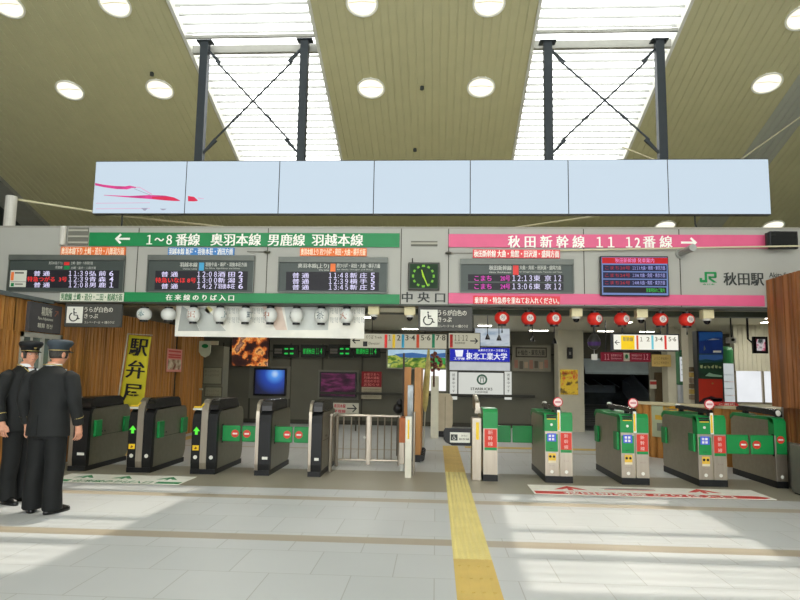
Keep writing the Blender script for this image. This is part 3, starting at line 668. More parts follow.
# JR mark
x0, x1, z0_, z1_ = rect(699.5, 272, 716.5, 282.5, YW); w = (x1-x0); h = (z1_-z0_); JG = mat('logo_green', (22, 132, 70), .5)
t = thing('railway_logo', 'green letter logo of the railway beside the station name', 'logo', ((x0+x1)/2, YW, z0_))
def P(u, v): return (x0+u*w, z0_+v*h)
mb = MB(); Yl = YW-.008
for pl in ([(.0,.42),(.14,.42),(.14,.24),(.3,.24),(.3,1),(.44,1),(.44,.0),(.06,.0),(.0,.1)], [(.44,1),(.95,1),(1,.93),(1,.5),(.95,.42),(.86,.42),(.86,.82),(.44,.82)], [(.52,.6),(.66,.6),(.66,.4),(1.0,.0),(.8,.0),(.52,.34)], [(.6,.42),(.95,.42),(.95,.58),(.6,.58)]):
    mb.prism([P(*q) for q in pl], 'y', Yl, YW)
mb.build('letters', JG, t)
mb = MB(); xx0, xx1, zz0, zz1 = rect(702.5, 283.6, 714.5, 285.2, YW); put_text(mb, '東日本', ((xx0+xx1)/2, YW-.005, (zz0+zz1)/2), xx1-xx0, zz1-zz0, bold=.03); mb.build('lettering', JG, t)
# vents, recess and small fittings in the lintel
VD = mat('vent_dark', (112, 112, 102), .6)
def vent(label, a, b, c, d, n):
    t = sign('wall_vent', label, 'vent', a, b, c, d, YW-.015, VD, .015)
    for i in range(n):
        yy = b+(d-b)*(i+.5)/n; x0, x1, z0_, z1_ = rect(a, yy-1.1, c, yy+.6, YW-.03)
        MB().box(x0, x1, YW-.03, YW-.015, z0_, z1_).build('slat', mat('vent_slat', (168, 166, 152), .5), t)
vent('grey louvred opening left of the upper green band', 68, 227.4, 88, 245.6, 3)
vent('recessed grey slot above the clock', 411, 241, 437.5, 246, 1)
x0, x1, z0_, z1_ = rect(62, 227, 67.6, 245.5, YW); o = MB().tube([(x0+.04, YW-.04, z0_), (x0+.04, YW-.04, z1_)], .045, 14).build('wall_pipe', mat('pipe_white', (200, 198, 188), .4)); tag(o, 'white vertical pipe beside the louvred opening', 'pipe')
for cx_, cy_, lb in ((267, 252, 'small dark hook on the wall seam below the green band'), (448.5, 253, 'small dark hook on the wall seam left of the coral strip')):
    p = W(cx_, cy_, YW-.05); o = MB().ball(p, .05, .04, .022).tube([(p.x-.3 if cx_ < 300 else p.x+.02, p.y, p.z+.005), (p.x, p.y, p.z)] if cx_ < 300 else [(p.x, p.y, p.z), (p.x+.35, p.y, p.z)], .006, 6).tube([p, p+Vector((0, .05, 0))], .015).build('wall_hook', mat('hook_metal', (92, 92, 84), .4, .6)); tag(o, lb, 'hook')
p, q = W(681, 253.5, YW-.03), W(693, 247.5, YW-.5)
o = MB().tube([p, p.lerp(q, .35), q], [.045, .05, .05], 12).tube([p+Vector((0, .04, 0)), p], .07, 12).build('camera_arm', mat('arm_grey', (146, 148, 142), .4, .4)); tag(o, 'grey tubular wall camera pointing out below the pink arrow', 'camera')
t = sign('small_monitor', 'small black monitor seen against the pink band end', 'monitor', 770, 231, 798.5, 248.6, YW-.22, mat('screen_off', (22, 24, 22), .2), .07, None, .01, frame=BLACK, fw=.02, pname='display')
x0, x1, z0_, z1_ = rect(766.5, 233, 770, 247, YW-.2); MB().box(x0, x1+.01, YW-.2, YW-.16, z0_, z1_).build('bracket', BLACK, t)
o = MB().tube([W(560, 250.5, YW-.06), W(671, 248.3, YW-.1), W(800, 246, YW-.3)], .012, 6).build('hanging_wire', mat('cable_pale', (196, 190, 158), .5)); tag(o, 'thin pale wire running along the pink band to the monitor', 'wire')

# ================================================================== HANGING UNDER THE LINTEL
# wheelchair notices
SGR = mat('sign_charcoal', (68, 68, 64), .5); SWH = mat('sign_offwhite', (224, 224, 214), .5); SLT = mat('sign_lettering', (206, 204, 190), .5)
def wheelchair(par, cx, cz, s, Yp, ma):
    mb = MB(); Q = lambda x, z: (cx+x*s, Yp-.004, cz+z*s); r = s*.035
    mb.disc((cx-.06*s, cz+.36*s), .055*s, Yp-.006, Yp-.001, 14)
    mb.tube([Q(-.06, .28), Q(-.03, -.02), Q(.18, -.02), Q(.27, -.27), Q(.35, -.24)], r, 6); mb.tube([Q(-.05, .13), Q(.14, .13)], r*.8, 6)
    mb.tube([Q(-.06+.27*math.cos(a), -.13+.27*math.sin(a)) for a in [math.radians(d) for d in range(115, 351, 18)]], r, 6)
    return mb.build('wheelchair_symbol', ma, par)
def wc_sign(label, a, b, c, d, Ys):
    t = sign('hanging_notice_sign', label, 'sign', a, b, c, d, Ys, SGR, .06, 'charcoal wheelchair notices under the lintel', .006)
    h = d-b; x0, x1, z0_, z1_ = rect(a+1, b+h*.13, a+17.5, b+h*.83, Ys)
    w = z1_-z0_; x1 = x0+w
    pc = MB().box(x0+.02, x1+.02, Ys-.003, Ys, z0_, z1_).build('pictogram_field', SWH, t)
    wheelchair(pc, (x0+x1)/2+.02, (z0_+z1_)/2, w*.95, Ys-.002, BLACK)
    text(t, 'うらが白色の', SLT, a+20, b+h*.14, a+48.5, b+h*.38, Ys, .03); text(t, 'きっぷ', SLT, a+20, b+h*.42, a+33.5, b+h*.64, Ys, .03)
    text(t, 'エレベーターは → 0番のりば', SLT, a+20, b+h*.74, a+50, b+h*.86, Ys, .0)
    for px in (a+8, c-8):
        p = W(px, b, Ys+.03); MB().tube([p, (p.x, p.y, 2.46)], .01, 6).build('hanger', BLACK, t)
    return t
wc_sign('charcoal wheelchair notice hanging by the left timber wall', 64.5, 303.6, 121, 327, 9.32)
wc_sign('charcoal wheelchair notice hanging under the clock', 418, 306.5, 472.5, 331, 9.34)
# fare adjustment sign fixed on the near timber wall
za, zb_ = 1.98, 2.40
t = thing('wall_sign', 'charcoal fare adjustment sign on the near timber wall', 'sign', (XL+.03, 9.1, za))
ya_, yb_ = 8.68, 9.46
MB().box(XL, XL+.05, ya_, yb_, za, zb_, .004).build('panel', mat('sign_purple_grey', (74, 72, 74), .5), t)
def wtext(body, y0, y1, z0, z1, ma, b=.02):
    mb = MB(); put_text(mb, body, (XL+.054, (y0+y1)/2, (z0+z1)/2), y1-y0, z1-z0, (0, 1, 0), (0, 0, 1), bold=b); mb.build('lettering', ma, t)
wtext('精算所', 8.95, 9.2, 2.22, 2.35, SLT, .04); wtext('Fare Adjustment', 8.88, 9.24, 2.145, 2.2, SLT); wtext('精算 정산', 8.88, 9.24, 2.04, 2.11, SLT); wtext('↗', 9.27, 9.36, 2.23, 2.32, mat('arrow_brown', (150, 92, 70), .5), .03)

# lantern banner
YL = 9.62
x0, x1, z0_, z1_ = rect(175.5, 303.8, 364.5, 337.5, YL)
bmx = bpy.data.materials.new('banner_print'); bmx.use_nodes = True; nt = bmx.node_tree; N = nt.nodes; L = nt.links; b = N['Principled BSDF']; b.inputs['Roughness'].default_value = .6
tc = N.new('ShaderNodeTexCoord'); no = N.new('ShaderNodeTexNoise'); no.inputs['Scale'].default_value = 2.2; no.inputs['Detail'].default_value = 4; L.new(tc.outputs['Object'], no.inputs[0])
rp = N.new('ShaderNodeValToRGB'); L.new(no.outputs[0], rp.inputs[0]); rp.color_ramp.elements[0].position = .38; rp.color_ramp.elements[0].color = lin((226, 226, 216)); rp.color_ramp.elements[1].position = .58; rp.color_ramp.elements[1].color = lin((244, 242, 230)); L.new(rp.outputs[0], b.inputs[0])
t = thing('hanging_banner', 'long white printed banner behind the white lanterns', 'banner', ((x0+x1)/2, YL, z0_))
MB().box(x0, x1, YL, YL+.012, z0_, z1_).build('cloth', bmx, t)
MB().tube([(x0-.02, YL+.006, z1_), (x1+.02, YL+.006, z1_)], .012, 8).build('top_rod', STEEL, t)
PR1 = mat('print_grey', (168, 172, 166), .6); PR2 = mat('print_yellow', (222, 212, 150), .6); PR3 = mat('print_blush', (226, 206, 190), .6)
for pts, mm in (([(178, 331), (182, 306), (190, 311), (200, 331)], PR1), ([(200.3, 331), (190.3, 311), (206, 307), (226, 331)], mat('print_haze', (190, 194, 188), .6)), ([(204, 310), (208.5, 306), (213, 309.5), (209, 314)], PR2),
                ([(262, 306), (281, 306), (287, 330), (276, 330)], PR3), ([(284, 306), (330, 306), (328, 330), (288, 330)], mat('print_mist', (208, 212, 206), .6))):
    MB().prism([(W(x, y, YL).x, W(x, y, YL).z) for x, y in pts], 'y', YL-.003-len(MATS)*1e-5, YL+.001).build('print_shape', mm, t)
for bx in (227, 252, 330, 352):
    for r in range(2):
        for q in range(3): text(t, '竿燈', PR1, bx+q*4.4, 308+r*9, bx+q*4.4+3.6, 314+r*9, YL, .0, off=.0015)

# lanterns
WLN = mat('lantern_white', (226, 228, 222), .6, var=.02); RLN = mat('lantern_red', (216, 46, 36), .5, var=.05)
LRG = mat('lantern_crest', (226, 214, 206), .6)
def lantern(label, px, py, hw, hh, Yl, ma, grp, crest, cm, cang=0, boxy=False):
    c = W(px, py, Yl); s = Yl/FPX; r = hw*s; h = hh*s
    t = thing('hanging_lantern', label, 'lantern', (c.x, c.y, c.z-h), grp)
    mb = MB(); mb.smooth = False; n = 11; rings = []
    for i in range(2*n+1):
        a = -1+2*i/(2*n); e = (1-abs(a)**2.6*.62 if boxy else 1-abs(a)**2.4*.6); rr = r*e*(1 if i % 2 else .972)
        rings.append((c.x, c.y, c.z+a*h*.84, rr, rr))
    mb.smooth = True; mb.loft(rings, 22); mb.build('paper_shade', ma, t)
    for q in (-1, 1): MB().tube([(c.x, c.y, c.z+q*h*.78), (c.x, c.y, c.z+q*h*1.0)], r*.56, 16).build('cap' if q > 0 else 'base_ring', BLACK, t)
    MB().tube([(c.x, c.y, c.z+h), (c.x, c.y, 2.5)], .006, 6).build('cord', BLACK, t)
    if crest:
        # the painted crest follows the shade's curve
        vs, fs = glyphs(crest, .02); X0_, X1_ = min(v.x for v in vs), max(v.x for v in vs); wid = h*.85
        out = []
        for v in vs:
            u = (v.x-(X0_+X1_)/2)/(X1_-X0_)*wid; z = (v.y-.38)*wid; e = 1-abs(z/(h*.9))**2.4*.6; an = u/r+math.radians(cang)
            out.append((c.x+r*e*1.015*math.sin(an), c.y-r*e*1.015*math.cos(an), c.z+z))
        MB().add(out, fs).build('crest', cm, t)
    return t
TEAL = mat('crest_teal', (40, 110, 116), .6); BRN = mat('crest_brown', (176, 112, 84), .6); INK = mat('crest_ink', (70, 92, 100), .6)
WG = 'white paper lanterns under the green band'
for px, crest, cm, ang, lb in ((144.3, '本', TEAL, 0, 'leftmost white lantern with a teal crest, left of the banner'), (168.5, None, None, 0, 'plain white lantern just left of the banner edge'),
        (193.4, '田', BRN, 0, 'white lantern with a brown crest before the left end of the banner'), (220, '上', TEAL, 62, 'white lantern before the banner with a teal crest turned to its right side'),
        (245.4, '町', INK, 62, 'white lantern with a dark crest on its right side, third over the banner'), (270.3, '中', BRN, -28, 'white lantern with a brown crest turned left, mid banner'),
        (296.5, '米', INK, -70, 'white lantern with a dark crest at its left rim, mid banner'), (321.3, '茶', INK, 0, 'white lantern whose dark crest faces front, right half of the banner'), (346.6, '大', BRN, -25, 'white lantern nearest the right end of the banner')):
    py = 314.2+(px-144)*.009
    lantern(lb, px, py, 7.6 if px < 180 else 6.9, 7.7 if px < 180 else 9.3, 9.47, WLN, WG, crest, cm, ang, px < 180)
RG = 'red paper lanterns under the pink band'
for i, (px, lb) in enumerate(((502, 'leftmost red lantern, beside the wheelchair notice'), (528.7, 'second red lantern from the wheelchair notice'), (554, 'red lantern just left of a cream camera box, below the notice strip'),
        (594.8, 'red lantern just right of the middle cream camera box'), (621.8, 'red lantern above the left end of the lit platform sign'), (660.3, 'red lantern above the right end of the lit platform sign'), (686.6, 'rightmost red lantern, nearest the landscape poster column'))):
    py = 318.2+(px-502)*.009; c = W(px, py, 9.47)
    t = lantern(lb, px, py, 7.6, 7.8, 9.47, RLN, RG, None, None)
    s = 9.47/FPX; ang = (4, 4, 5, 22, 24, 3, 10)[i]; rr = 7.6*s
    def on(an, dz, k=1.012):
        e = 1-abs(dz/(7.8*s*.9))**2.4*.6; return (c.x+rr*e*k*math.sin(an), c.y-rr*e*k*math.cos(an), c.z+dz)
    cr = .052; a0 = math.radians(ang); vs = [on(a0, 0)]; 
    for q in (.5, 1): vs += [on(a0+cr*q*math.cos(2*PI*k/18)/rr, cr*q*math.sin(2*PI*k/18)) for k in range(18)]
    MB().add(vs, [(0, 1+k, 1+(k+1) % 18) for k in range(18)]+[(1+k, 1+(k+1) % 18, 19+(k+1) % 18, 19+k) for k in range(18)]).build('crest_disc', LRG, t)
    gv, gf = glyphs('秋', .0); MB().add([on(a0+((v.x-.5)*.07)/rr, (v.y-.38)*.07, 1.02) for v in gv], gf).build('crest', mat('crest_slate', (110, 90, 104), .6), t)
    MB().tube([(c.x, c.y, c.z-7.8*s), (c.x, c.y, c.z-7.8*s-.05)], .004, 5).tube([(c.x, c.y, c.z-7.8*s-.05), (c.x, c.y, c.z-7.8*s-.10)], [.006, .012], 8).build('tassel', BLACK, t)
# cream boxes with dome cameras
CRB = mat('camera_box_cream', (226, 216, 172), .5)
for a, b, lb in ((368, 303.4, 'cream camera box just right of the lantern banner'), (404.2, 304, 'cream camera box left of the central wheelchair notice'), (571.6, 305.4, 'cream camera box between the third and fourth red lanterns'), (637, 306.4, 'cream camera box above the middle of the lit platform sign'), (703.2, 307.4, 'cream camera box right of the rightmost red lantern')):
    x0, x1, z0_, z1_ = rect(a, b, a+11, b+11, 9.45); t = thing('hanging_camera', lb, 'camera', ((x0+x1)/2, 9.5, z0_-.07), 'cream camera boxes under the lintel')
    MB().box(x0, x1, 9.45, 9.6, z0_, z1_, .006).build('housing', CRB, t)
    MB().box(x0-.05, x1+.05, 9.5, 9.55, z1_-.03, z1_-.0).build('mount_bar', mat('bar_dull', (110, 108, 90), .5), t)
    cx_ = (x0+x1)/2; MB().tube([(cx_, 9.52, z0_+.01), (cx_, 9.52, z0_-.03)], .06, 16).build('collar', mat('camera_white', (206, 204, 196), .4), t)
    MB().ball((cx_, 9.52, z0_-.035), .048).build('dome', mat('dome_black', (20, 20, 24), .15), t)
o = MB(); x0, x1, z0_, z1_ = rect(368, 306, 415, 312, 9.62); o = o.box(x0, x1, 9.62, 9.7, z0_, z1_).build('hanging_duct', mat('duct_cream', (178, 172, 146), .5)); tag(o, 'pale cable duct between the two central camera boxes', 'duct')

# ---------------------------------------------------------------- signs inside
def hang(t, pxs, py, Yh, r=.008):
    for px in pxs: p = W(px, py, Yh+.03); MB().tube([p, (p.x, p.y, 2.72)], r, 6).build('hanger', BLACK, t)
CRM = mat('sign_cream', (216, 212, 186), .5, emit=.62, var=.02)
Yp = 11.6
t = sign('hanging_platform_sign', 'cream platform sign with coloured bars for tracks 1 to 8', 'sign', 350, 333.6, 447, 348.6, Yp, CRM, .1, frame=BLACK, fw=.008)
hang(t, (372, 425), 333.6, Yp)
for a, mm in ((384.5, REDM), (392.4, YEL), (401.6, mat('bar_blue', (60, 160, 200), .5)), (416.4, mat('bar_vermilion', (222, 80, 46), .5)), (432, mat('bar_teal', (40, 150, 110), .5))):
    x0, x1, z0_, z1_ = rect(a, 334.4, a+2.8, 347.8, Yp); MB().box(x0, x1, Yp-.003, Yp, z0_, z1_).build('line_bar', mm, t)
for bd_, a, c_ in (('1', 388.5, 391), ('2', 397, 400.5), ('3·4', 405.5, 415), ('5·6', 421, 430.5), ('7·8', 436, 445.5)): text(t, bd_, mat('sign_ink', (70, 68, 58), .5), a, 335, c_, 340.5, Yp, .02)
arrow(t, 356, 340.5, 8, 6.5, Yp, BLACK, -1); text(t, 'のりば', mat('sign_ink', (70, 68, 58), .5), 366, 334.8, 373.5, 339, Yp); text(t, 'Track', mat('sign_ink', (70, 68, 58), .5), 374.5, 336, 382, 338.6, Yp)
x0, x1, z0_, z1_ = rect(363, 341.4, 367.4, 346.4, Yp); MB().box(x0, x1, Yp-.003, Yp, z0_, z1_).build('lift_symbol', BLACK, t); text(t, 'Elevator', mat('sign_ink', (70, 68, 58), .5), 368.6, 342, 380, 344.6, Yp)
t = sign('hanging_platform_sign', 'cream sign with right arrow for platforms 11 and 12', 'sign', 448, 332.6, 480.5, 349, 11.4, CRM, .1, frame=BLACK, fw=.012)
hang(t, (455, 473), 333, 11.4)
x0, x1, z0_, z1_ = rect(449.8, 334.4, 452.8, 347.6, 11.4); MB().box(x0, x1, 11.397, 11.4, z0_, z1_).build('line_bar', REDM, t)
text(t, '11·12', mat('sign_ink', (70, 68, 58), .5), 454.6, 335, 467.6, 340.6, 11.4, .02); text(t, '秋田新幹線', mat('sign_ink', (70, 68, 58), .5), 454.6, 342, 465, 344, 11.4)
arrow(t, 474.2, 341, 8, 6, 11.4, BLACK, 1)
Yr = 10.6
t = sign('hanging_platform_sign', 'black framed lit platform sign with a yellow square', 'sign', 612.5, 333.6, 679.5, 351, Yr, mat('sign_lit', (238, 236, 222), .4, emit=1.05, var=.01), .12, frame=BLACK, fw=.02)
hang(t, (622.5, 667.5), 334, Yr, .016)
for a, c_, mm in ((621, 634.5, mat('lit_yellow', (246, 206, 30), .4, emit=1)), (636.4, 638.4, mat('lit_orange', (222, 90, 50), .4, emit=.9)), (651.4, 653.6, mat('lit_cyan', (120, 206, 220), .4, emit=.9)), (664.4, 666.6, mat('lit_red', (222, 60, 50), .4, emit=.9))):
    x0, x1, z0_, z1_ = rect(a, 335.4, c_, 349.4, Yr); MB().box(x0, x1, Yr-.003, Yr, z0_, z1_).build('line_bar', mm, t)
arrow(t, 617, 342.4, 5, 5, Yr, BLACK, -1)
for bd_, a, c_ in (('新幹線', 623, 633), ('1', 640, 642.5), ('2', 646.5, 649.5), ('3·4', 655, 662.5), ('5·6', 668.5, 676)): text(t, bd_, mat('lit_ink', (150, 140, 120), .5), a, 337, c_, 341.4, Yr, .02)
t = sign('hanging_direction_sign', 'dark red sign numbered 11 and 12 above the stairway', 'sign', 601.5, 352.6, 650.5, 361.6, 14.5, mat('sign_maroon', (162, 32, 58), .5, emit=.35), .08)
for px in (606, 646): p = W(px, 353, 14.53); MB().tube([p, (p.x, p.y, 2.72)], .012, 6).build('hanger', BLACK, t)
mw = mat('maroon_letter', (226, 180, 186), .5)
text(t, '11', mw, 604.5, 354, 609, 359.6, 14.5, .03); text(t, '12', mw, 643.5, 354, 648, 359.6, 14.5, .03)
text(t, '新幹線のりば', mw, 611, 354, 621.5, 356.6, 14.5); text(t, 'Shinkansen', mw, 611, 357.4, 621.5, 359.4, 14.5); text(t, '新幹線のりば', mw, 631.5, 354, 642, 356.6, 14.5); text(t, 'Shinkansen', mw, 631.5, 357.4, 642, 359.4, 14.5)
x0, x1, z0_, z1_ = rect(623.5, 352.8, 629.5, 361.2, 14.5); MB().box(x0, x1, 14.495, 14.5, z0_, z1_).build('symbol_field', mat('lit_pale', (206, 208, 190), .5), t)
MB().ball(((x0+x1)/2, 14.49, (z0_+z1_)/2+.01), .035, .006, .05).build('symbol', DGRN, t)

def glow_pic(name):
    m = bpy.data.materials.new(name); m.use_nodes = True; nt = m.node_tree; N = nt.nodes; L = nt.links; b = N['Principled BSDF']
    tc = N.new('ShaderNodeTexCoord'); mp = N.new('ShaderNodeMapping'); mp.inputs['Location'].default_value = (-.14, 0, -.62); L.new(tc.outputs['Object'], mp.inputs[0])
    ln = N.new('ShaderNodeVectorMath'); ln.operation = 'LENGTH'; L.new(mp.outputs[0], ln.inputs[0])
    rp = N.new('ShaderNodeValToRGB'); L.new(ln.outputs['Value'], rp.inputs[0]); e = rp.color_ramp.elements
    e[0].position = 0; e[0].color = lin((220, 240, 255)); e[1].position = .6; e[1].color = lin((16, 22, 60))
    q = e.new(.13); q.color = lin((80, 150, 235)); q = e.new(.3); q.color = lin((30, 70, 170))
    b.inputs['Base Color'].default_value = (.02, .02, .02, 1); L.new(rp.outputs[0], b.inputs['Emission Color']); b.inputs['Emission Strength'].default_value = .9; return m
# lit advertisements and screens on the back wall
YA = YB-.15
def adv(name, label, cat, a, b, c, d, ma, Ya=None, frame=BLACK, fw=.02, dep=.1):
    Ya = Ya or YA; return sign(name, label, cat, a, b, c, d, Ya, ma, dep, frame=frame, fw=fw, pname='picture')
GFR = mat('ad_frame_grey', (150, 148, 132), .5)
adv('wall_poster_collage', 'orange and black festival picture board on the back wall', 'advertisement', 232, 334, 268.5, 366, art('collage', [(.3, (24, 18, 22)), (.47, (60, 34, 28)), (.52, (216, 110, 46)), (.56, (246, 176, 96)), (.59, (110, 60, 50)), (.66, (190, 150, 120))], 2.6, .85), fw=.0)
t = adv('wall_video_display', 'wide display with a glowing blue picture on the back wall', 'display', 253.6, 368.2, 286, 395.6, glow_pic('blue_glow'), fw=.05, frame=BLACK)
sign('display_surround_frame', 'grey casing around the blue display', 'casing', 249, 366.2, 290, 398.5, YA+.102, mat('casing_grey', (116, 114, 102), .5), .04)
adv('wall_video_display', 'dark display with a dim purple night picture', 'display', 319.6, 372, 356.4, 397.4, art('purple_city', [(.4, (46, 22, 38)), (.52, (84, 34, 66)), (.62, (124, 50, 96)), (.7, (60, 26, 48))], 3, .6, (1, 1, 3)), frame=BLACK, fw=.04)
sign('display_surround_frame', 'grey casing around the purple display', 'casing', 318, 370, 358.6, 399.6, YA+.102, mat('casing_grey', (116, 114, 102), .5), .04)
t = sign('wall_notice', 'red and cream notice beside the purple display', 'notice', 361.6, 371.6, 381.6, 399, YA, mat('notice_cream', (176, 168, 142), .5), .02)
x0, x1, z0_, z1_ = rect(361.6, 371.6, 381.6, 387, YA); rp_ = MB().box(x0, x1, YA-.004, YA, z0_, z1_).build('heading_field', mat('notice_red', (176, 44, 48), .5, emit=.25), t)
for i, bb in enumerate(('お客さまへ', '列車の運転', '見合わせの', 'お知らせ')): text(t, bb, mat('notice_rose', (222, 150, 140), .5), 364, 373+i*3.4, 379.4, 375.8+i*3.4, YA, .0, off=.006)
for i in range(4): text(t, 'ご利用のお客さまは係員まで', mat('notice_text', (126, 116, 98), .6), 363, 388.6+i*2.5, 380.4, 390.2+i*2.5, YA)
t = sign('wall_direction_sign', 'small white sign with red writing and a black right arrow', 'sign', 332, 403, 358.6, 413.6, 16.5, mat('sign_whitish', (196, 194, 178), .5), .03)
text(t, '奥羽本線', mat('text_crimson', (186, 40, 60), .5), 334, 404, 345.6, 408, 16.5, .03); text(t, '男鹿線', mat('text_crimson', (186, 40, 60), .5), 334, 409.4, 345.6, 412.8, 16.5, .03); arrow(t, 352, 408.4, 10, 8, 16.5, BLACK, 1, .22)
for px in (335, 356): p = W(px, 413.6, 16.52); MB().tube([p, (p.x, p.y, 0)], .02, 8).build('leg', mat('leg_dark', (70, 68, 60), .5), t)
# green LED boards
LG = mat('led_green', (40, 200, 80), .4, emit=1.0)
for a, c_, n, lb in ((273, 298, '12', 'small green LED board left end of the dark row'), (301, 325.5, 'w', 'wide green LED board with dotted characters, left pair'), (328.5, 353, '34', 'small green LED board right of the middle of the row'), (354, 380, 'w', 'wide green LED board at the right end of the row')):
    t = sign('led_sign_board', lb, 'display', a, 344.6, c_, 357.4, YA, mat('led_case', (30, 34, 28), .5), .08, 'green LED boards on the back wall')
    if n == 'w':
        for bb, q0, q1 in (('普通秋田', .08, .55), ('11', .62, .72), ('4', .78, .86)): text(t, bb, LG, a+(c_-a)*q0, 348.4, a+(c_-a)*q1, 354, YA, .0)
    else:
        x0, x1, z0_, z1_ = rect(a+1.5, 348.6, a+9, 353.6, YA); MB().box(x0, x1, YA-.003, YA, z0_, (z0_+z1_)/2-.01).box(x0, x1, YA-.003, YA, (z0_+z1_)/2+.01, z1_).build('label_field', mat('led_label', (108, 104, 96), .5), t)
        text(t, ':', LG, a+12, 348, a+14.4, 354.4, YA, .06); text(t, ':', LG, a+17.6, 348, a+20, 354.4, YA, .06)
# landscape light box
t = adv('light_box', 'wide lit landscape picture with green trees and blue sky', 'advertisement', 386.4, 348.4, 446.8, 369.4, art('landscape_green', [(.34, (44, 84, 40)), (.46, (92, 130, 44)), (.54, (190, 196, 90)), (.6, (60, 110, 60)), (.7, (216, 226, 160))], 3.2, .85, (1, 1, 1.6)), frame=GFR, fw=.04)
t2 = poly([(388, 349.6), (445.4, 349.8), (445.4, 358), (430, 356), (412, 356.5), (400, 354.6), (388, 355.6)], YA-.003).build('sky_area', mat('pic_sky', (176, 206, 226), .5, emit=.9, var=.1), t)
poly([(394, 354), (412, 352.6), (428, 354.6), (445.4, 352.8), (445.4, 357.6), (430, 357.4), (412, 357.8), (400, 357)], YA-.005).build('far_hills', mat('pic_hills', (66, 110, 170), .5, emit=.8, var=.1), t)
poly([(424, 360), (436, 357.4), (445.4, 358.4), (445.4, 364), (434, 365)], YA-.005).build('meadow', mat('pic_meadow', (66, 160, 80), .5, emit=.8, var=.1), t)
# university advertisement
t = adv('light_box', 'deep blue university advertisement over a white lower panel', 'advertisement', 449.6, 347.4, 510, 361.8, mat('ad_blue', (38, 46, 176), .4, emit=.95, var=.03), frame=GFR, fw=.01)
AW = mat('ad_white', (240, 242, 250), .4, emit=1)
text(t, '東北工業大学', AW, 466, 352.8, 507, 359.8, YA, .03); text(t, '未来のエスキースを描く。', AW, 478, 349, 506.6, 351.6, YA, .02)
poly([(455, 350), (463.4, 350), (462.4, 356.6), (456, 356.6)], YA-.0).build('emblem', AW, t); text(t, '工学部', AW, 453.8, 357.4, 464.6, 359.8, YA, .03)
x0, x1, z0_, z1_ = rect(467.4, 350, 468, 360, YA); MB().box(x0, x1, YA-.003, YA, z0_, z1_).build('divider', AW, t)
sign('light_box', 'blank white lit panel below the blue advertisement', 'light panel', 449.6, 362.2, 510, 370.4, YA, mat('blank_lit', (196, 200, 200), .4, emit=.9, var=.05), .1)
# coffee sign
SW = mat('shop_lit', (212, 214, 206), .4, emit=.95, var=.04, scale=1)
t = adv('shop_sign', 'white lit coffee shop sign with a round green emblem', 'sign', 457.4, 371.6, 504.6, 397.4, SW, fw=.03)
c = W(482, 379.6, YA); EM = mat('emblem_green', (84, 124, 106), .5)
mb = MB(); n = 24
for k in range(n):
    a0, a1 = 2*PI*k/n, 2*PI*(k+1)/n
    mb.prism([(c.x+r*math.cos(a), c.z+r*math.sin(a)) for r, a in ((.15, a0), (.15, a1), (.1, a1), (.1, a0))], 'y', YA-.004, YA)
mb.build('emblem_ring', EM, t)
mb = MB(); mb.box(c.x-.05, c.x-.03, YA-.004, YA, c.z-.08, c.z+.08).box(c.x+.03, c.x+.05, YA-.004, YA, c.z-.08, c.z+.08).box(c.x-.012, c.x+.012, YA-.004, YA, c.z+.02, c.z+.1); mb.build('emblem_bars', EM, t)
text(t, 'STARBUCKS', mat('shop_ink', (74, 74, 66), .5), 470.6, 387.6, 492.4, 390.2, YA, .03); text(t, 'COFFEE', mat('shop_ink', (74, 74, 66), .5), 475, 391.2, 488, 393, YA, .02)
for a, c_, lb in ((450, 457.2, 'narrow white panel on the left of the coffee sign'), (504.8, 511.6, 'narrow white panel on the right of the coffee sign')):
    t = sign('shop_side_sign', lb, 'sign', a, 371.6, c_, 399.6, YA, SW, .1, 'side panels of the coffee sign')
    for i, ch in enumerate('営業中です'): text(t, ch, mat('shop_ink', (74, 74, 66), .5), a+2.2, 373.4+i*4, a+5, 376.4+i*4, YA, .0)
# faint picture high behind the pendants
adv('light_box', 'pale blurred sky picture high behind the hanging lamps', 'advertisement', 474.4, 327, 510.4, 346.6, art('pale_sky', [(.35, (150, 170, 190)), (.5, (206, 216, 222)), (.65, (180, 186, 200))], 1.6, .8, (1, 1, 2.5)), Ya=17.4, frame=GFR, fw=.02)
# board with station list right of it
t = sign('wall_board', 'grey map board with a dark title panel', 'board', 512, 345.4, 551, 371.4, YA, mat('board_taupe', (128, 124, 108), .5), .06)
x0, x1, z0_, z1_ = rect(515.6, 347.4, 546.8, 357.4, YA); MB().box(x0, x1, YA-.006, YA, z0_, z1_).build('title_frame', mat('title_dark', (52, 50, 42), .5), t)
x0, x1, z0_, z1_ = rect(516.8, 348.6, 545.6, 356.2, YA); MB().box(x0, x1, YA-.009, YA-.006, z0_, z1_).build('title_field', mat('title_taupe', (120, 116, 100), .5), t)
text(t, '←仙台・東京方面', mat('title_ink', (40, 38, 34), .5), 518, 349.6, 544.6, 355.4, YA, .03, off=.012)
for i in range(7): 
    x0, x1, z0_, z1_ = rect(514.4+i*5, 360+(i % 3), 518+i*5, 368+(i % 2), YA); MB().box(x0, x1, YA-.004, YA, z0_, z1_).build('leaflet', mat('leaflet_%d' % (i % 3), ((150, 108, 92), (90, 84, 74), (160, 138, 116))[i % 3], .6), t)
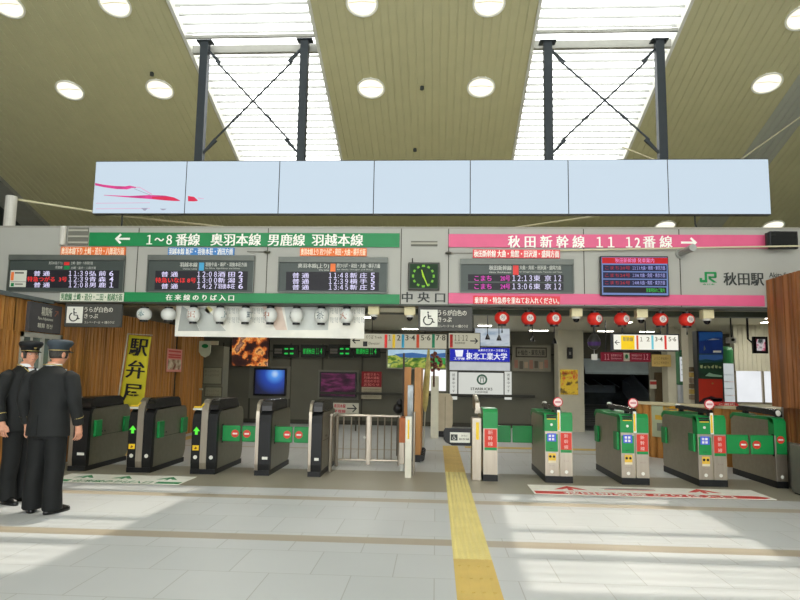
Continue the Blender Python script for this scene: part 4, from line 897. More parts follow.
# pendants and spot lamps
for px, py, Yq, lb in ((487.6, 337, 12.6, 'slim black pendant lamp nearest the wheelchair notice'), (499, 338, 12.6, 'slim black pendant lamp under the leftmost red lantern'), (532.4, 339, 12.8, 'slim black pendant lamp under the second red lantern'), (554.4, 341, 12.8, 'slim black pendant lamp under the third red lantern')):
    c = W(px, py, Yq); t = thing('pendant_lamp', lb, 'lamp', (c.x, c.y, c.z-.05), 'slim black pendant lamps')
    MB().tube([(c.x, c.y, c.z+.02), (c.x, c.y, 2.72)], .008, 6).build('cord', BLACK, t); MB().tube([(c.x, c.y, c.z-.05), (c.x, c.y, c.z-.02), (c.x, c.y, c.z+.06)], [.05, .045, .012], 12).build('shade', BLACK, t)
c = W(594, 341, 12.4); t = thing('pendant_speaker', 'dark round pendant with a violet band and a white tag below', 'speaker', (c.x, c.y, c.z-.2))
MB().tube([(c.x, c.y, c.z+.15), (c.x, c.y, 2.72)], .012, 6).build('cord', BLACK, t)
MB().loft([(c.x, c.y, c.z-.16, .05, .05), (c.x, c.y, c.z-.1, .11, .11), (c.x, c.y, c.z+.02, .12, .12), (c.x, c.y, c.z+.1, .08, .08), (c.x, c.y, c.z+.17, .02, .02)], 18).build('body', mat('pendant_dark', (62, 62, 62), .3), t)
MB().loft([(c.x, c.y, c.z-.09, .113, .113), (c.x, c.y, c.z-.02, .124, .124)], 18).build('band', mat('pendant_violet', (74, 48, 108), .4), t)
MB().box(c.x-.05, c.x+.05, c.y-.03, c.y+.03, c.z-.36, c.z-.25).tube([(c.x, c.y, c.z-.25), (c.x, c.y, c.z-.16)], .006, 5).build('tag', mat('tag_white', (206, 206, 200), .5), t)
x0, x1, z0_, z1_ = rect(568, 347.4, 572.8, 358.6, 17.45); t = thing('wall_speaker', 'small black box speaker on the beige pillar', 'speaker', ((x0+x1)/2, 17.5, z0_)); MB().box(x0, x1, 17.45, 17.6, z0_, z1_, .01).build('body', BLACK, t); MB().box(x0+.03, x1-.05, 17.44, 17.45, z0_+.1, z1_-.12).build('label', mat('label_grey', (140, 140, 130), .5), t)
t = sign('wall_poster', 'yellow and orange poster on the beige pillar', 'poster', 560.4, 369.6, 578, 394.6, 17.57, art('yellow_poster_glow', [(.36, (60, 50, 30)), (.43, (150, 120, 40)), (.48, (222, 186, 50)), (.58, (214, 176, 60)), (.64, (214, 110, 50))], 5, .6), .02)  # printed paper given a glow of its own to look brighter
for i, bb in enumerate(('秋田の駅弁', 'まつり')): text(t, bb, mat('poster_red', (186, 50, 30), .5), 562, 371+i*5, 576.6, 374.6+i*5, 17.57, .04)

# inner ceiling lamps
IL = mat('inner_lamp', (255, 250, 235), .4, emit=16, var=.01)
def inner_lamp(x, y, label, w=.5, d=.1):
    t = thing('ceiling_lamp', label, 'light', (x, y, 2.69), 'inner ceiling lamps')
    MB().box(x-w/2-.02, x+w/2+.02, y-d/2-.02, y+d/2+.02, 2.69, 2.72).build('casing', RING, t); MB().box(x-w/2, x+w/2, y-d/2, y+d/2, 2.682, 2.69).build('diffuser', IL, t)
def ceil_pt(px, py): r = ray(px, py); return EYE+r*((2.7-CH)/r.z)
for i, (px, py, w, d, lb) in enumerate(((531, 332, .3, .08, 'ceiling lamp tube under the second red lantern'), (516, 341, .34, .08, 'ceiling lamp tube over the grey map board'), (565, 342, .25, .08, 'small ceiling lamp over the beige pillar'), (578, 337.6, .3, .1, 'small ceiling lamp right of the beige pillar top'),
        (640, 332.8, .35, .1, 'ceiling lamp tube behind the lit platform sign'), (412, 329.4, .5, .1, 'ceiling lamp tube above the cream platform sign'), (738, 331, .3, .12, 'small ceiling lamp near the right ribbed wall'))):
    c = ceil_pt(px, py); inner_lamp(c.x, min(c.y, 17.5), lb, w, d)
def fill_light(x, y, p, sx=.28, sy=.16):  # area light added as fill under the low ceiling
    al = bpy.data.lights.new('lamp', 'AREA'); al.shape = 'RECTANGLE'; al.size = sx; al.size_y = sy; al.energy = p; al.color = (1, .97, .88)
    ao = bpy.data.objects.new('lamp', al); COL.objects.link(ao); ao.location = (x, y, 2.676)
for x, y in ((-4, 12), (-1.5, 14), (-4, 16.5), (1.2, 12.5), (1.2, 16), (4.2, 14.6), (6.8, 13.2), (7.2, 14.2), (-1.5, 11), (3.4, 11.2)):
    fill_light(x, y, 14); inner_lamp(x, y, 'added square fill lamp in the low ceiling over the gate area', .32, .2)  # added fixtures and area lights that brighten the room behind the gates
# ================================================================== BEYOND THE GATES, LEFT
pc = mat('poster_cream', (206, 188, 160), .5)
t = thing('wall_poster', 'pale poster with red blocks on the left timber wall', 'poster', (XL+.02, 12.1, 1.3))
yA = 640*5.78/(436-161.5); yB = 640*5.78/(436-177); zA = 1.43; zB = 1.93
def onwall(y0, y1, z0, z1, ma, nm_, e, par): return MB().box(XL+.012, XL+.012+e, y0, y1, z0, z1).build(nm_, ma, par)
onwall(yA, yB, zA, zB, mat('poster_rose', (226, 150, 136), .5), 'paper', .01, t)
onwall(yA+.05, yB-.05, zA+.05, zA+.27, art('poster_food', [(.35, (120, 60, 44)), (.5, (190, 170, 140)), (.6, (226, 214, 190)), (.7, (180, 60, 44))], 6), 'picture', .013, t)
for z_ in (zB-.07, zB-.15, zB-.2): onwall(yA+.06, yB-.08, z_, z_+.035, mat('poster_redline', (206, 74, 66), .5), 'print_line', .013, t)
# tall yellow banner on its pole
YN = 10.8
x0, x1, z0_, z1_ = rect(124.5, 335, 147.5, 408, YN)
t = thing('banner_flag', 'tall yellow banner flag with black brush characters by the timber wall', 'flag', (x0-.02, YN, 0))
mb = MB(); nx, nz = 8, 24; vs = []
for i in range(nz+1):
    for j in range(nx+1):
        u_, v_ = j/nx, i/nz; vs.append((x0+(x1-x0)*u_-.10*v_*1.0+.04, YN+.025*math.sin(u_*4+v_*5), z1_+(z0_-z1_)*v_-.03*u_))
mb.smooth = True; mb.add(vs, [(i*(nx+1)+j, i*(nx+1)+j+1, (i+1)*(nx+1)+j+1, (i+1)*(nx+1)+j) for i in range(nz) for j in range(nx)])
o = mb.build('cloth', mat('flag_yellow', (208, 196, 46), .7), t); m = o.modifiers.new('thickness', 'SOLIDIFY'); m.thickness = .004
mb = MB(); 
for i, ch in enumerate('駅弁屋'):
    fz = (.165, .475, .785)[i]; put_text(mb, ch, (x0+(x1-x0)*.54-.10*fz+.04, YN-.035, z1_+(z0_-z1_)*fz), (x1-x0)*.78, (z1_-z0_)*.25, (1, 0, -.06), (.08, 0, 1), bold=.03)
mb.build('lettering', BLACK, t)
MB().tube([(x0-.17, YN, 0), (x0+.02, YN, z1_+.03)], .012, 8).tube([(x0+.02, YN, z1_+.02), (x1+.05, YN, z1_+.0)], .008, 6).build('pole', mat('pole_pale', (188, 186, 168), .4), t)
MB().loft([(x0-.17, YN, 0, .16, .16), (x0-.17, YN, .06, .15, .15), (x0-.17, YN, .09, .05, .05)], 18).build('base', BLACK, t)
# hanging green tag, notice boards and pale post near the wall end
t = sign('hanging_tag_sign', 'pale pointed hanging sign with a green oval by the timber wall end', 'sign', 199, 341, 210.4, 352, 15.2, mat('tag_pale', (196, 204, 180), .5), .05)
MB().prism([(W(x, y, 15.2).x, W(x, y, 15.2).z) for x, y in ((199, 352), (210.4, 352), (208.6, 355.4), (204.8, 357.4), (201, 355.4))], 'y', 15.2, 15.25).build('point', mat('tag_pale', (196, 204, 180), .5), t)
c = W(205, 346, 15.19); MB().disc((c.x, c.z), .08, 15.185, 15.2, 20, .05).build('oval', GREEN, t)
x0, x1, z0_, z1_ = rect(210, 341, 218, 345, 15.2); MB().box(x0, x1, 15.2, 15.24, z0_, z1_).build('arm', mat('arm_cream', (206, 200, 170), .5), t)
p = W(204, 341, 15.22); MB().tube([p, (p.x, p.y, 2.72)], .008, 6).build('hanger', BLACK, t)
x0, x1, z0_, z1_ = rect(192, 354, 198, 390, 15.5)
o = MB().box(x0, x1, 15.5, 15.6, z0_, z1_, .01).box(x0+.02, x1+.12, 15.52, 15.58, z0_, z0_+.04).build('wall_panel_sign', mat('strip_beige', (172, 170, 146), .5)); tag(o, 'narrow pale upright board at the end of the timber wall', 'board')
for (a, b, c_, d, lb) in ((203, 367, 222, 384.4, 'upper beige notice board left of the back wall'), (204.5, 386.6, 222, 397, 'lower beige notice board left of the back wall')):
    t = sign('notice_board_sign', lb, 'board', a, b, c_, d, 16.2, mat('notice_olive', (150, 150, 126), .6), .04, frame=mat('notice_edge', (92, 92, 78), .5), fw=.02)
    for i in range(2): text(t, 'きっぷうりば', mat('notice_text', (126, 116, 98), .6), a+2, b+3+i*4, c_-3, b+5.4+i*4, 16.2)
# cupboard carrying those boards
x0, x1 = W(202.5, 380, 16.25).x, W(222.5, 380, 16.25).x
o = MB().box(x0, x1, 16.25, 16.7, 0, 2.1, .01).build('storage_cabinet', mat('cabinet_olive', (120, 119, 102), .6)); tag(o, 'tall olive cabinet with two notice boards beside the timber wall end', 'cabinet')

# ================================================================== BEYOND THE GATES, RIGHT
# low timber counter wall
xa, xb = W(640, 402, 12.4).x, 5.6
def cpt(x): return 12.6-(x-xa)*1.3
LEDG = mat('ledge_pale', (196, 186, 152), .5)
t = thing('timber_counter', 'low timber clad counter wall with a pale ledge behind the right gates', 'counter', ((xa+xb)/2, cpt((xa+xb)/2), 0))
def skew(x0, x1, d0, d1, z0, z1, mb): mb.add([(x, cpt(x)+d, z) for z in (z0, z1) for x, d in ((x0, d0), (x1, d0), (x1, d1), (x0, d1))], [(0,3,2,1),(4,5,6,7),(0,1,5,4),(1,2,6,5),(2,3,7,6),(3,0,4,7)]); return mb
mb = MB(); skew(xa, xb, .03, .2, 0, .96, mb); x = xa
while x < xb-.05: skew(x, min(x+.06, xb), 0, .03, 0, .96, mb); x += .085
mb.build('cladding', WOODL, t); skew(xa-.02, xb, -.06, .32, .96, 1.01, MB()).build('ledge', LEDG, t)
for a, b, c_, d, ma in ((653.6, 404, 666, 437, mat('poster_celadon', (168, 176, 146), .5)), (667.4, 404.6, 680, 411, mat('poster_amber', (222, 164, 44), .5))):
    y = cpt(W(a, b, 12.4).x)-.03; x0, x1, z0_, z1_ = rect(a, b, c_, d, y); z1_ = min(z1_, .95)
    pp = skew(x0, x1, -.02, -.005, z0_, z1_, MB()).build('front_poster', ma, t)
    skew(x0+.04, x1-.04, -.024, -.02, z0_+(z1_-z0_)*.55, z0_+(z1_-z0_)*.7, MB()).build('print_block', mat('print_mustard', (196, 160, 60), .5), pp)
    skew(x0+.06, x1-.05, -.024, -.02, z0_+(z1_-z0_)*.2, z0_+(z1_-z0_)*.45, MB()).build('print_block', mat('print_slate', (120, 124, 112), .5), pp)
# beige cloths, door and posters near the stair
facing('wall_stair_side', 668, 700, 0, 2.72, 16.8, BEI, .1)
facing('wall_stair_side', 650, 668, 0, 1.95, 16.6, mat('stair_wall_grey', (128, 126, 110), .6), .1)
t = sign('wall_sign', 'tan cloth sign hanging beside the stairway', 'sign', 652, 354.6, 671, 366.6, 15.9, mat('cloth_tan', (196, 168, 100), .6), .03)
for i in range(2): text(t, 'ようこそ秋田へ', mat('tan_ink', (120, 96, 60), .5), 654, 357+i*4.4, 669, 359.8+i*4.4, 15.9)
p = W(661, 354.6, 15.91); MB().tube([p, (p.x, p.y, 2.72)], .01, 6).build('hanger', BLACK, t)
x0, x1 = W(655.6, 380, 16.5).x, W(663.6, 380, 16.5).x
MB().box(x0, x1, 16.5, 16.6, 0, 1.6).build('door_2', mat('door_brown', (84, 70, 48), .5), kind='structure')
for a, lb in ((650, 'left red and white poster beside the brown door'), (664.6, 'right red and white poster beside the brown door')):
    t = sign('wall_poster', lb, 'poster', a, 380, a+6.4, 388.6, 16.4, mat('poster_white', (198, 194, 178), .5), .02)
    x0, x1, z0_, z1_ = rect(a, 381.4, a+6.4, 384.6, 16.4); MB().box(x0, x1, 16.396, 16.4, z0_, z1_).build('print_block', mat('print_crimson', (168, 56, 54), .5), t)
# lit timetable column
def board_column(label, a, b, c_, d, y, body_d):
    x0, x1, z0_, z1_ = rect(a, b, c_, d, y); t = thing('information_stand', label, 'stand', ((x0+x1)/2, y+.1, 0))
    xm = (x0+x1)/2; w = (x1-x0)/2
    MB().box(x0, x1, y, y+.2, z0_, z1_, .02).build('panel', mat('stand_green', (62, 112, 80), .4), t)
    hz = z1_-z0_
    MB().box(x0+.02, x1-.02, y-.004, y, z0_+hz*.1, z1_-hz*.2).build('lit_page', mat('page_lit', (226, 232, 232), .4, emit=.75, var=.04), t)
    mb = MB(); put_text(mb, 'NEWDAYS' if a > 700 else 'ごあんない', (xm, y-.004, z1_-hz*.1), w*1.3, hz*.06); mb.build('lettering', WHITE, t)
    for i in range(4): MB().box(x0+.04, x1-.06, y-.007, y-.004, z1_-hz*(.3+.14*i), z1_-hz*(.275+.14*i)).build('print_line', mat('print_softgrey', (160, 168, 170), .5), t)
    MB().box(x0+.02, x1-.02, y+.02, y+.18, 0, z0_).build('plinth', mat('plinth_blue', (178, 184, 190), .4), t)
board_column('narrow lit information stand with a green top left of the beige pillar', 679, 350, 689.6, 385, 13.9, 0)
x0, x1, z0_, z1_ = rect(718, 346, 737.6, 400, 13.6); xm = (x0+x1)/2; r = (x1-x0)/2
t = thing('round_kiosk', 'round column display with a green dome and lit white pages', 'kiosk', (xm, 13.6+r, 0))
MB().loft([(xm, 13.6+r, 0, r, r), (xm, 13.6+r, .9, r, r)], 28).build('base', mat('kiosk_base', (168, 172, 166), .4), t)
MB().loft([(xm, 13.6+r, .9, r*.98, r*.98), (xm, 13.6+r, z1_-.36, r*.98, r*.98)], 28).build('lit_drum', mat('kiosk_lit', (214, 220, 220), .4, emit=.7, var=.08, scale=3), t)
MB().loft([(xm, 13.6+r, z1_-.36, r, r), (xm, 13.6+r, z1_-.08, r, r), (xm, 13.6+r, z1_-.02, r*.85, r*.85), (xm, 13.6+r, z1_, r*.5, r*.5)], 28).build('dome', mat('kiosk_green', (44, 116, 66), .4), t)
for i in range(5):
    zz = .98+i*.14; MB().loft([(xm, 13.6+r, zz, r*.985, r*.985), (xm, 13.6+r, zz+.012, r*.985, r*.985)], 28).build('page_line', mat('kiosk_rose', (206, 176, 172), .4) if i % 2 else mat('kiosk_blueline', (170, 186, 190), .4), t)
# landscape poster column
Yq = 12.9
x0, x1, z0_, z1_ = rect(697.6, 331, 723.4, 403, Yq)
t = thing('poster_column', 'tall column with blue, green and red landscape posters', 'poster column', ((x0+x1)/2, Yq+.1, 0))
MB().box(x0, x1, Yq, Yq+.2, 0, z1_).build('board', mat('column_dark', (48, 52, 52), .5), t)
def pst(b, d, ma): 
    q0, q1, w0, w1 = rect(698.8, b, 722.6, d, Yq); return MB().box(q0, q1, Yq-.006, Yq, w0, w1).build('poster', ma, t)
p1 = pst(332, 353.6, mat('poster_deep_blue', (22, 66, 150), .5, emit=.22, var=.3, scale=4)); p2 = pst(354, 378.6, mat('poster_forest', (36, 92, 56), .5, emit=.15, var=.5, scale=12)); p3 = pst(379, 402, mat('poster_red', (200, 36, 38), .5, emit=.25, var=.3, scale=3))
def ppoly(pts, ma, par, nm_='print_shape', e=.008): MB().prism([(W(x, y, Yq).x, W(x, y, Yq).z) for x, y in pts], 'y', Yq-e, Yq-.006).build(nm_, ma, par)
ppoly([(699, 332.4), (722.4, 332.4), (722.4, 338), (716, 337), (708, 340), (699, 341)], mat('print_azure', (44, 116, 200), .5, emit=.2), p1)
ppoly([(706, 340), (713, 338.6), (720, 339.4), (713, 340)], WHITE, p1); ppoly([(713, 350.6), (721, 350.6), (721, 352.6), (713, 352.6)], WHITE, p1, 'caption'); ppoly([(704, 345), (705.4, 349), (703.6, 351)], mat('print_reed', (120, 130, 90), .5), p1)
ppoly([(699, 354.6), (722.4, 354.6), (722.4, 359), (714, 360.6), (706, 358.8), (699, 360.4)], mat('print_sky2', (76, 130, 206), .5, emit=.2), p2)
ppoly([(699, 360.4), (706, 358.8), (714, 360.6), (722.4, 359), (722.4, 362), (699, 363)], mat('print_hill', (30, 72, 84), .5), p2)
for i in range(6): ppoly([(700+i*3.7, 365.4+(i % 2)*1.2), (702.6+i*3.7, 364.8+(i % 3)), (702.2+i*3.7, 368.4), (700.4+i*3.7, 368)], mat('print_straw', (176, 180, 130), .5), p2)
ppoly([(705, 376), (709, 372.6), (713, 374), (722, 375.4), (722, 377), (712, 376.6)], mat('print_stream', (150, 186, 160), .5), p2)
ppoly([(699, 402), (703, 398.4), (711, 396), (717, 397.8), (722.4, 398), (722.4, 402)], mat('print_dusk', (52, 26, 30), .5), p3); ppoly([(710.6, 398.8), (721.6, 398.8), (721.6, 401.6), (710.6, 401.6)], WHITE, p3, 'caption')
c = W(712.4, 383.4, Yq); MB().disc((c.x, c.z), .018, Yq-.009, Yq-.006, 12).build('print_sun', mat('print_gold', (250, 170, 90), .5, emit=.3), p3)
# pamphlet pocket strip left of it, small TV, camera, red notice
t = thing('pamphlet_shelf', 'narrow rack of leaflets on the beige pillar beside the tall poster column', 'rack', (W(693, 380, 13.1).x, 13.1, 1.1))
for i in range(6):
    x0, x1, z0_, z1_ = rect(690.6, 367+i*5.6, 695.6, 371.6+i*5.6, 13.1); MB().box(x0, x1, 13.1, 13.19, z0_, z1_).build('leaflet', mat('rack_%d' % (i % 3), ((96, 84, 60), (176, 150, 80), (130, 116, 96))[i % 3], .6), t)
t = sign('hanging_television', 'small television hung on the ribbed wall, pink and white picture', 'television', 754, 336.6, 768, 353.4, 12.4, art('tv_pic', [(.36, (60, 70, 68)), (.46, (226, 220, 220)), (.52, (206, 80, 110)), (.6, (60, 66, 64))], 6, .7), .08, frame=BLACK, fw=.05, pname='display')
p = W(753, 343, 12.5); q = W(748, 339, 12.6); MB().tube([p, q, (q.x, q.y, 2.72)], .02, 8).build('arm', BLACK, t)
c = W(731.4, 339, 12.9); t = thing('hanging_camera', 'small white camera hanging above the round column display', 'camera', (c.x, c.y, c.z-.1))
MB().box(c.x-.07, c.x+.07, c.y-.05, c.y+.1, c.z-.08, c.z+.03, .01).build('housing', mat('camera_white', (206, 204, 196), .4), t); MB().tube([(c.x, c.y, c.z+.03), (c.x, c.y, 2.72)], .015, 8).build('hanger', BLACK, t)
MB().tube([(c.x, c.y-.05, c.z-.02), (c.x, c.y-.08, c.z-.02)], .03, 10).build('lens', BLACK, t)
xm = W(733, 401, 11.0).x; ym = cpt(xm)+.1
MB().prism([(ym-.08, 1.01), (ym+.08, 1.01), (ym+.04, 1.07)], 'x', xm-.2, xm+.2).build('counter_card', mat('card_red', (206, 62, 56), .5)); o = bpy.data.objects['counter_card']; ORG['counter_card'] = o.location.copy(); tag(o, 'low red folded card lying on the counter ledge', 'card')
mb = MB(); put_text(mb, 'ご案内', (xm, ym-.068, 1.035), .26, .035); mb.build('lettering', WHITE, o)

# ================================================================== CENTRE: PARTITIONS, FENCE
def slab(name, label, cat, a, c_, top, y, dep, ma, z0=0):
    x0, x1 = W(a, 430, y).x, W(c_, 430, y).x; z = W((a+c_)/2, top, y).z
    o = MB().box(x0, x1, y, y+dep, z0, z, .004).build(name, ma); return tag(o, label, cat)
TAN = mat('board_tan', (196, 142, 84), .5, var=.1, stretch=(1, 1, .1))
t = thing('timber_partition', 'tall tan timber partition boards beside the tactile strip', 'partition', (W(418, 430, 10.9).x, 11.6, 0))
x0, x1 = W(414, 430, 10.9).x, W(422, 430, 10.9).x; z = W(418, 367.5, 10.9).z
MB().box(x0, x1-.02, 10.9, 12.3, .12, z, .006).build('board', TAN, t)
MB().box(x0-.0, x1-.02, 10.92, 10.98, 0, .12).box(x0, x1-.02, 12.2, 12.26, 0, .12).build('feet', BLACK, t)
for i in range(6): MB().disc((x1+.0, .06), .05, 10.94+i*.24, 10.97+i*.24, 12).build('caster', BLACK, t)
t = thing('timber_partition', 'shorter tan board left of the main timber partition', 'partition', (W(407, 430, 11.6).x, 11.6, 0))
x0, x1 = W(403.6, 430, 11.6).x, W(410.4, 430, 11.6).x; z = W(407, 367, 11.6).z
MB().box(x0, x1, 11.6, 11.66, .0, z).build('board', TAN, t); MB().box(x0-.03, x0, 11.58, 11.68, 0, z+.25).build('edge_post', mat('edge_dark', (56, 46, 34), .5), t)
o = slab('acrylic_panel', 'narrow grey glossy panel before the shorter tan board', 'panel', 407, 413, 385, 11.0, .03, mat('acrylic_grey', (140, 146, 146), .15, .3, var=.4, scale=5))
# furled yellow flag
x = W(424.5, 430, 12.0).x; zt_ = W(426, 340, 12.0).z
t = thing('furled_flag', 'furled pale yellow flag leaning up behind the timber partition', 'flag', (x, 12.45, 0))
MB().tube([(x-.03, 12.45, 0), (x+.06, 12.45, zt_)], .012, 8).build('pole', mat('pole_pale', (188, 186, 168), .4), t)
MB().tube([(x-.0, 12.45, .75), (x+.0, 12.45, .9), (x+.02, 12.45, 1.3), (x+.05, 12.45, 1.7), (x+.06, 12.45, zt_-.02)], [.02, .055, .065, .045, .008], 12).build('cloth', mat('flag_pale', (200, 186, 120), .7, var=.2, scale=8), t)
c = W(434, 362, 13.0); t = thing('hanging_flower_display', 'reddish brown dried flower ornament behind the furled flag', 'ornament', (c.x, 13, c.z-.5))
mb = MB(); random.seed(3)
for i in range(26):
    a = random.uniform(0, 2*PI); e = random.uniform(.2, 1); p = (c.x+.16*e*math.cos(a), 13+random.uniform(-.1, .1), c.z+.18*e*math.sin(a)); mb.ball(p, .035, n=8, m=5)
mb.build('blossoms', mat('dried_red', (130, 78, 66), .7, var=.3), t)
MB().tube([(c.x, 13, c.z+.1), (c.x, 13, c.z-.5)], .02, 6).tube([(c.x, 13, c.z+.1), (c.x, 13, 2.72)], .005, 5).build('stem', mat('stem_brown', (92, 64, 48), .6), t)
o = slab('folding_screen', 'tall pale cream standing panel just left of the tactile strip end', 'panel', 430.6, 438.4, 376, 15.0, .05, mat('panel_cream2', (216, 214, 194), .5))
x0, x1 = W(437.4, 430, 15.4).x, W(452.6, 430, 15.4).x; z1_ = W(445, 394, 15.4).z
t = thing('metal_cabinet', 'beige cabinet with chamfered top behind the tactile strip', 'cabinet', ((x0+x1)/2, 15.6, 0))
MB().prism([(x0, .14), (x1-.05, .14), (x1, .3), (x1, z1_-.1), (x1-.06, z1_), (x0, z1_)], 'y', 15.4, 15.9).build('body', mat('cabinet_beige', (196, 184, 158), .5), t); MB().box(x0+.03, x1-.06, 15.43, 15.87, 0, .14).build('base', BLACK, t)
MB().box((x0+x1)/2-.004, (x0+x1)/2+.004, 15.396, 15.4, .2, z1_-.06).build('door_gap', SEAM, t)
# black rubbish bin / dark item left of partition
t = thing('dark_bag', 'dark bundle on a low stand behind the fence, left of the partition', 'bag', (W(399, 410, 11.7).x, 11.7, 0))
c = W(398.5, 408.6, 11.7); MB().ball((c.x-.0, 11.7, c.z), .1, .1, .1).ball((c.x+.02, 11.7, c.z+.1), .06, .06, .08).build('bundle', BLACK, t); MB().tube([(c.x, 11.7, 0), (c.x, 11.7, c.z-.06)], .03, 8).build('stand', mat('leg_dark', (70, 68, 60), .5), t)
# fence
YF = 10.5
x0, x1 = W(334.5, 440, YF).x, W(399.5, 440, YF).x; zt_ = W(367, 414.5, YF).z
t = thing('railing_gate', 'low stainless railing gate with eight thin bars', 'fence', ((x0+x1)/2, YF, 0))
xm = W(368.5, 440, YF).x
for (a, b) in ((x0+.02, xm-.035), (xm+.035, x1-.02)):
    fr = MB(); fr.tube([(a, YF, zt_-.02), (b, YF, zt_-.02)], .022, 10).tube([(a, YF, .07), (b, YF, .07)], .018, 10).tube([(a, YF, .07), (a, YF, zt_-.02)], .016, 10).tube([(b, YF, .07), (b, YF, zt_-.02)], .016, 10)
    lf = fr.build('leaf_frame', STEEL, t)
    for i in range(3):
        x = a+(b-a)*(i+1)/4; MB().tube([(x, YF, .07), (x, YF, zt_-.02)], .011, 8).build('bar', STEEL, lf)
MB().box(xm-.033, xm+.033, YF-.03, YF+.03, 0, zt_, .006).build('center_post', STEEL, t)
c = W(364.6, 437.4, YF-.03); MB().ball(c, .022).build('latch', mat('latch_white', (226, 226, 220), .4), t)
for x in (x0, x1): MB().tube([(x, YF, 0), (x, YF, zt_)], .03, 12).build('end_post', STEEL, t)
# stanchions right of the fence
t = thing('barrier_post', 'silver barrier post with an orange brown panel at the fence end', 'post', (W(402, 460, 9.95).x, 9.95, 0))
x0, x1 = W(399.8, 440, 9.95).x, W(404.8, 440, 9.95).x; MB().box(x0, x1, 9.9, 10.3, .1, .66, .006).build('lower_panel', STEEL, t); MB().box(x0-.01, x1+.01, 9.89, 10.31, .42, .79, .006).build('upper_panel', mat('panel_rust', (176, 98, 50), .4), t)
MB().tube([(x0+.03, 9.95, 0), (x0+.03, 9.95, .1)], .03, 10).tube([(x0+.03, 10.25, 0), (x0+.03, 10.25, .1)], .03, 10).build('feet', mat('foot_white', (206, 206, 200), .4), t)
t = thing('barrier_post', 'slim white barrier post with a yellow strip, right of the fence', 'post', (W(408.5, 470, 9.3).x, 9.3, 0))
x0, x1 = W(405.2, 445, 9.3).x, W(411.8, 445, 9.3).x; zt_ = W(408, 416.4, 9.3).z
MB().box(x0, x1, 9.25, 9.37, 0, zt_, .006).build('body', mat('post_ivory', (204, 200, 184), .35, .2), t); q0, q1, w0, w1 = rect(407.6, 420, 409.4, 439, 9.25); MB().box(q0, q1, 9.247, 9.25, w0, w1).build('yellow_strip', YEL, t)
MB().tube([(x1+.02, 9.6, 0), (x1+.02, 9.6, zt_+.05)], .02, 10).build('rear_tube', STEEL, t)

# ================================================================== FLOOR MATS
MW = mat('mat_white', (236, 236, 228), .6, var=.06, scale=9); MG = mat('mat_green', (60, 142, 92), .6, var=.2, scale=12); MR = mat('mat_red', (206, 68, 62), .6, var=.15, scale=12)
def ftext(par, body, x0, x1, y0, y1, ma, z=.0062):
    mb = MB(); put_text(mb, body, ((x0+x1)/2, (y0+y1)/2, z), x1-x0, y1-y0, (1, 0, 0), (0, 1, 0), bold=.03); return mb.build('lettering', ma, par)
def farrow(par, x, y, w, h, ma):
    mb = MB(); mb.prism([(x-w/2, y-h*.35), (x, y+h*.5), (x+w/2, y-h*.35), (x+w*.25, y-h*.3), (x+w*.0, y+h*.05), (x-w*.25, y-h*.3)], 'z', .005, .0062)
    mb.prism([(x-w*.08, y-h*.5), (x+w*.08, y-h*.5), (x+w*.06, y+h*.2), (x-w*.06, y+h*.2)], 'z', .005, .006); return mb.build('arrow', ma, par)
t = thing('floor_sticker', 'white floor sticker with green arrows before the left gates', 'floor marking', (-4.17, 8.57, 0))
MB().box(-5.07, -3.28, 8.25, 8.89, 0, .005).build('sheet', MW, t)
for x in (-4.85+.12, -4.2, -3.58): farrow(t, x, 8.68, .28, .26, MG)
MB().box(-5.05, -4.78, 8.28, 8.42, .005, .006).build('end_block', MG, t); MB().box(-3.62, -3.3, 8.28, 8.42, .005, .006).build('end_block', MG, t)
ftext(t, '在来線のりば入口', -4.72, -3.68, 8.26, 8.44, MG)
t = thing('floor_sticker', 'white floor sticker with red arrows and a red band before the right gates', 'floor marking', (2.7, 8.6, 0))
MB().box(1.24, 4.16, 8.27, 8.93, 0, .005).build('sheet', MW, t)
MB().prism([(1.26, 8.28), (4.02, 8.28), (4.14, 8.37), (4.02, 8.46), (1.26, 8.46)], 'z', .005, .006).build('band', MR, t)
ftext(t, '秋田新幹線 のりば入口', 1.62, 3.7, 8.29, 8.45, WHITE, .0066)
farrow(t, 1.75, 8.72, .42, .32, MR); farrow(t, 3.45, 8.74, .42, .32, MR)
MB().prism([(2.15, 8.76), (2.35, 8.82), (2.9, 8.82), (2.75, 8.72), (2.3, 8.7)], 'z', .005, .006).build('train_drawing', mat('mat_train', (160, 150, 150), .6), t); MB().box(2.2, 2.85, 8.68, 8.71, .005, .006).build('train_stripe', MR, t)

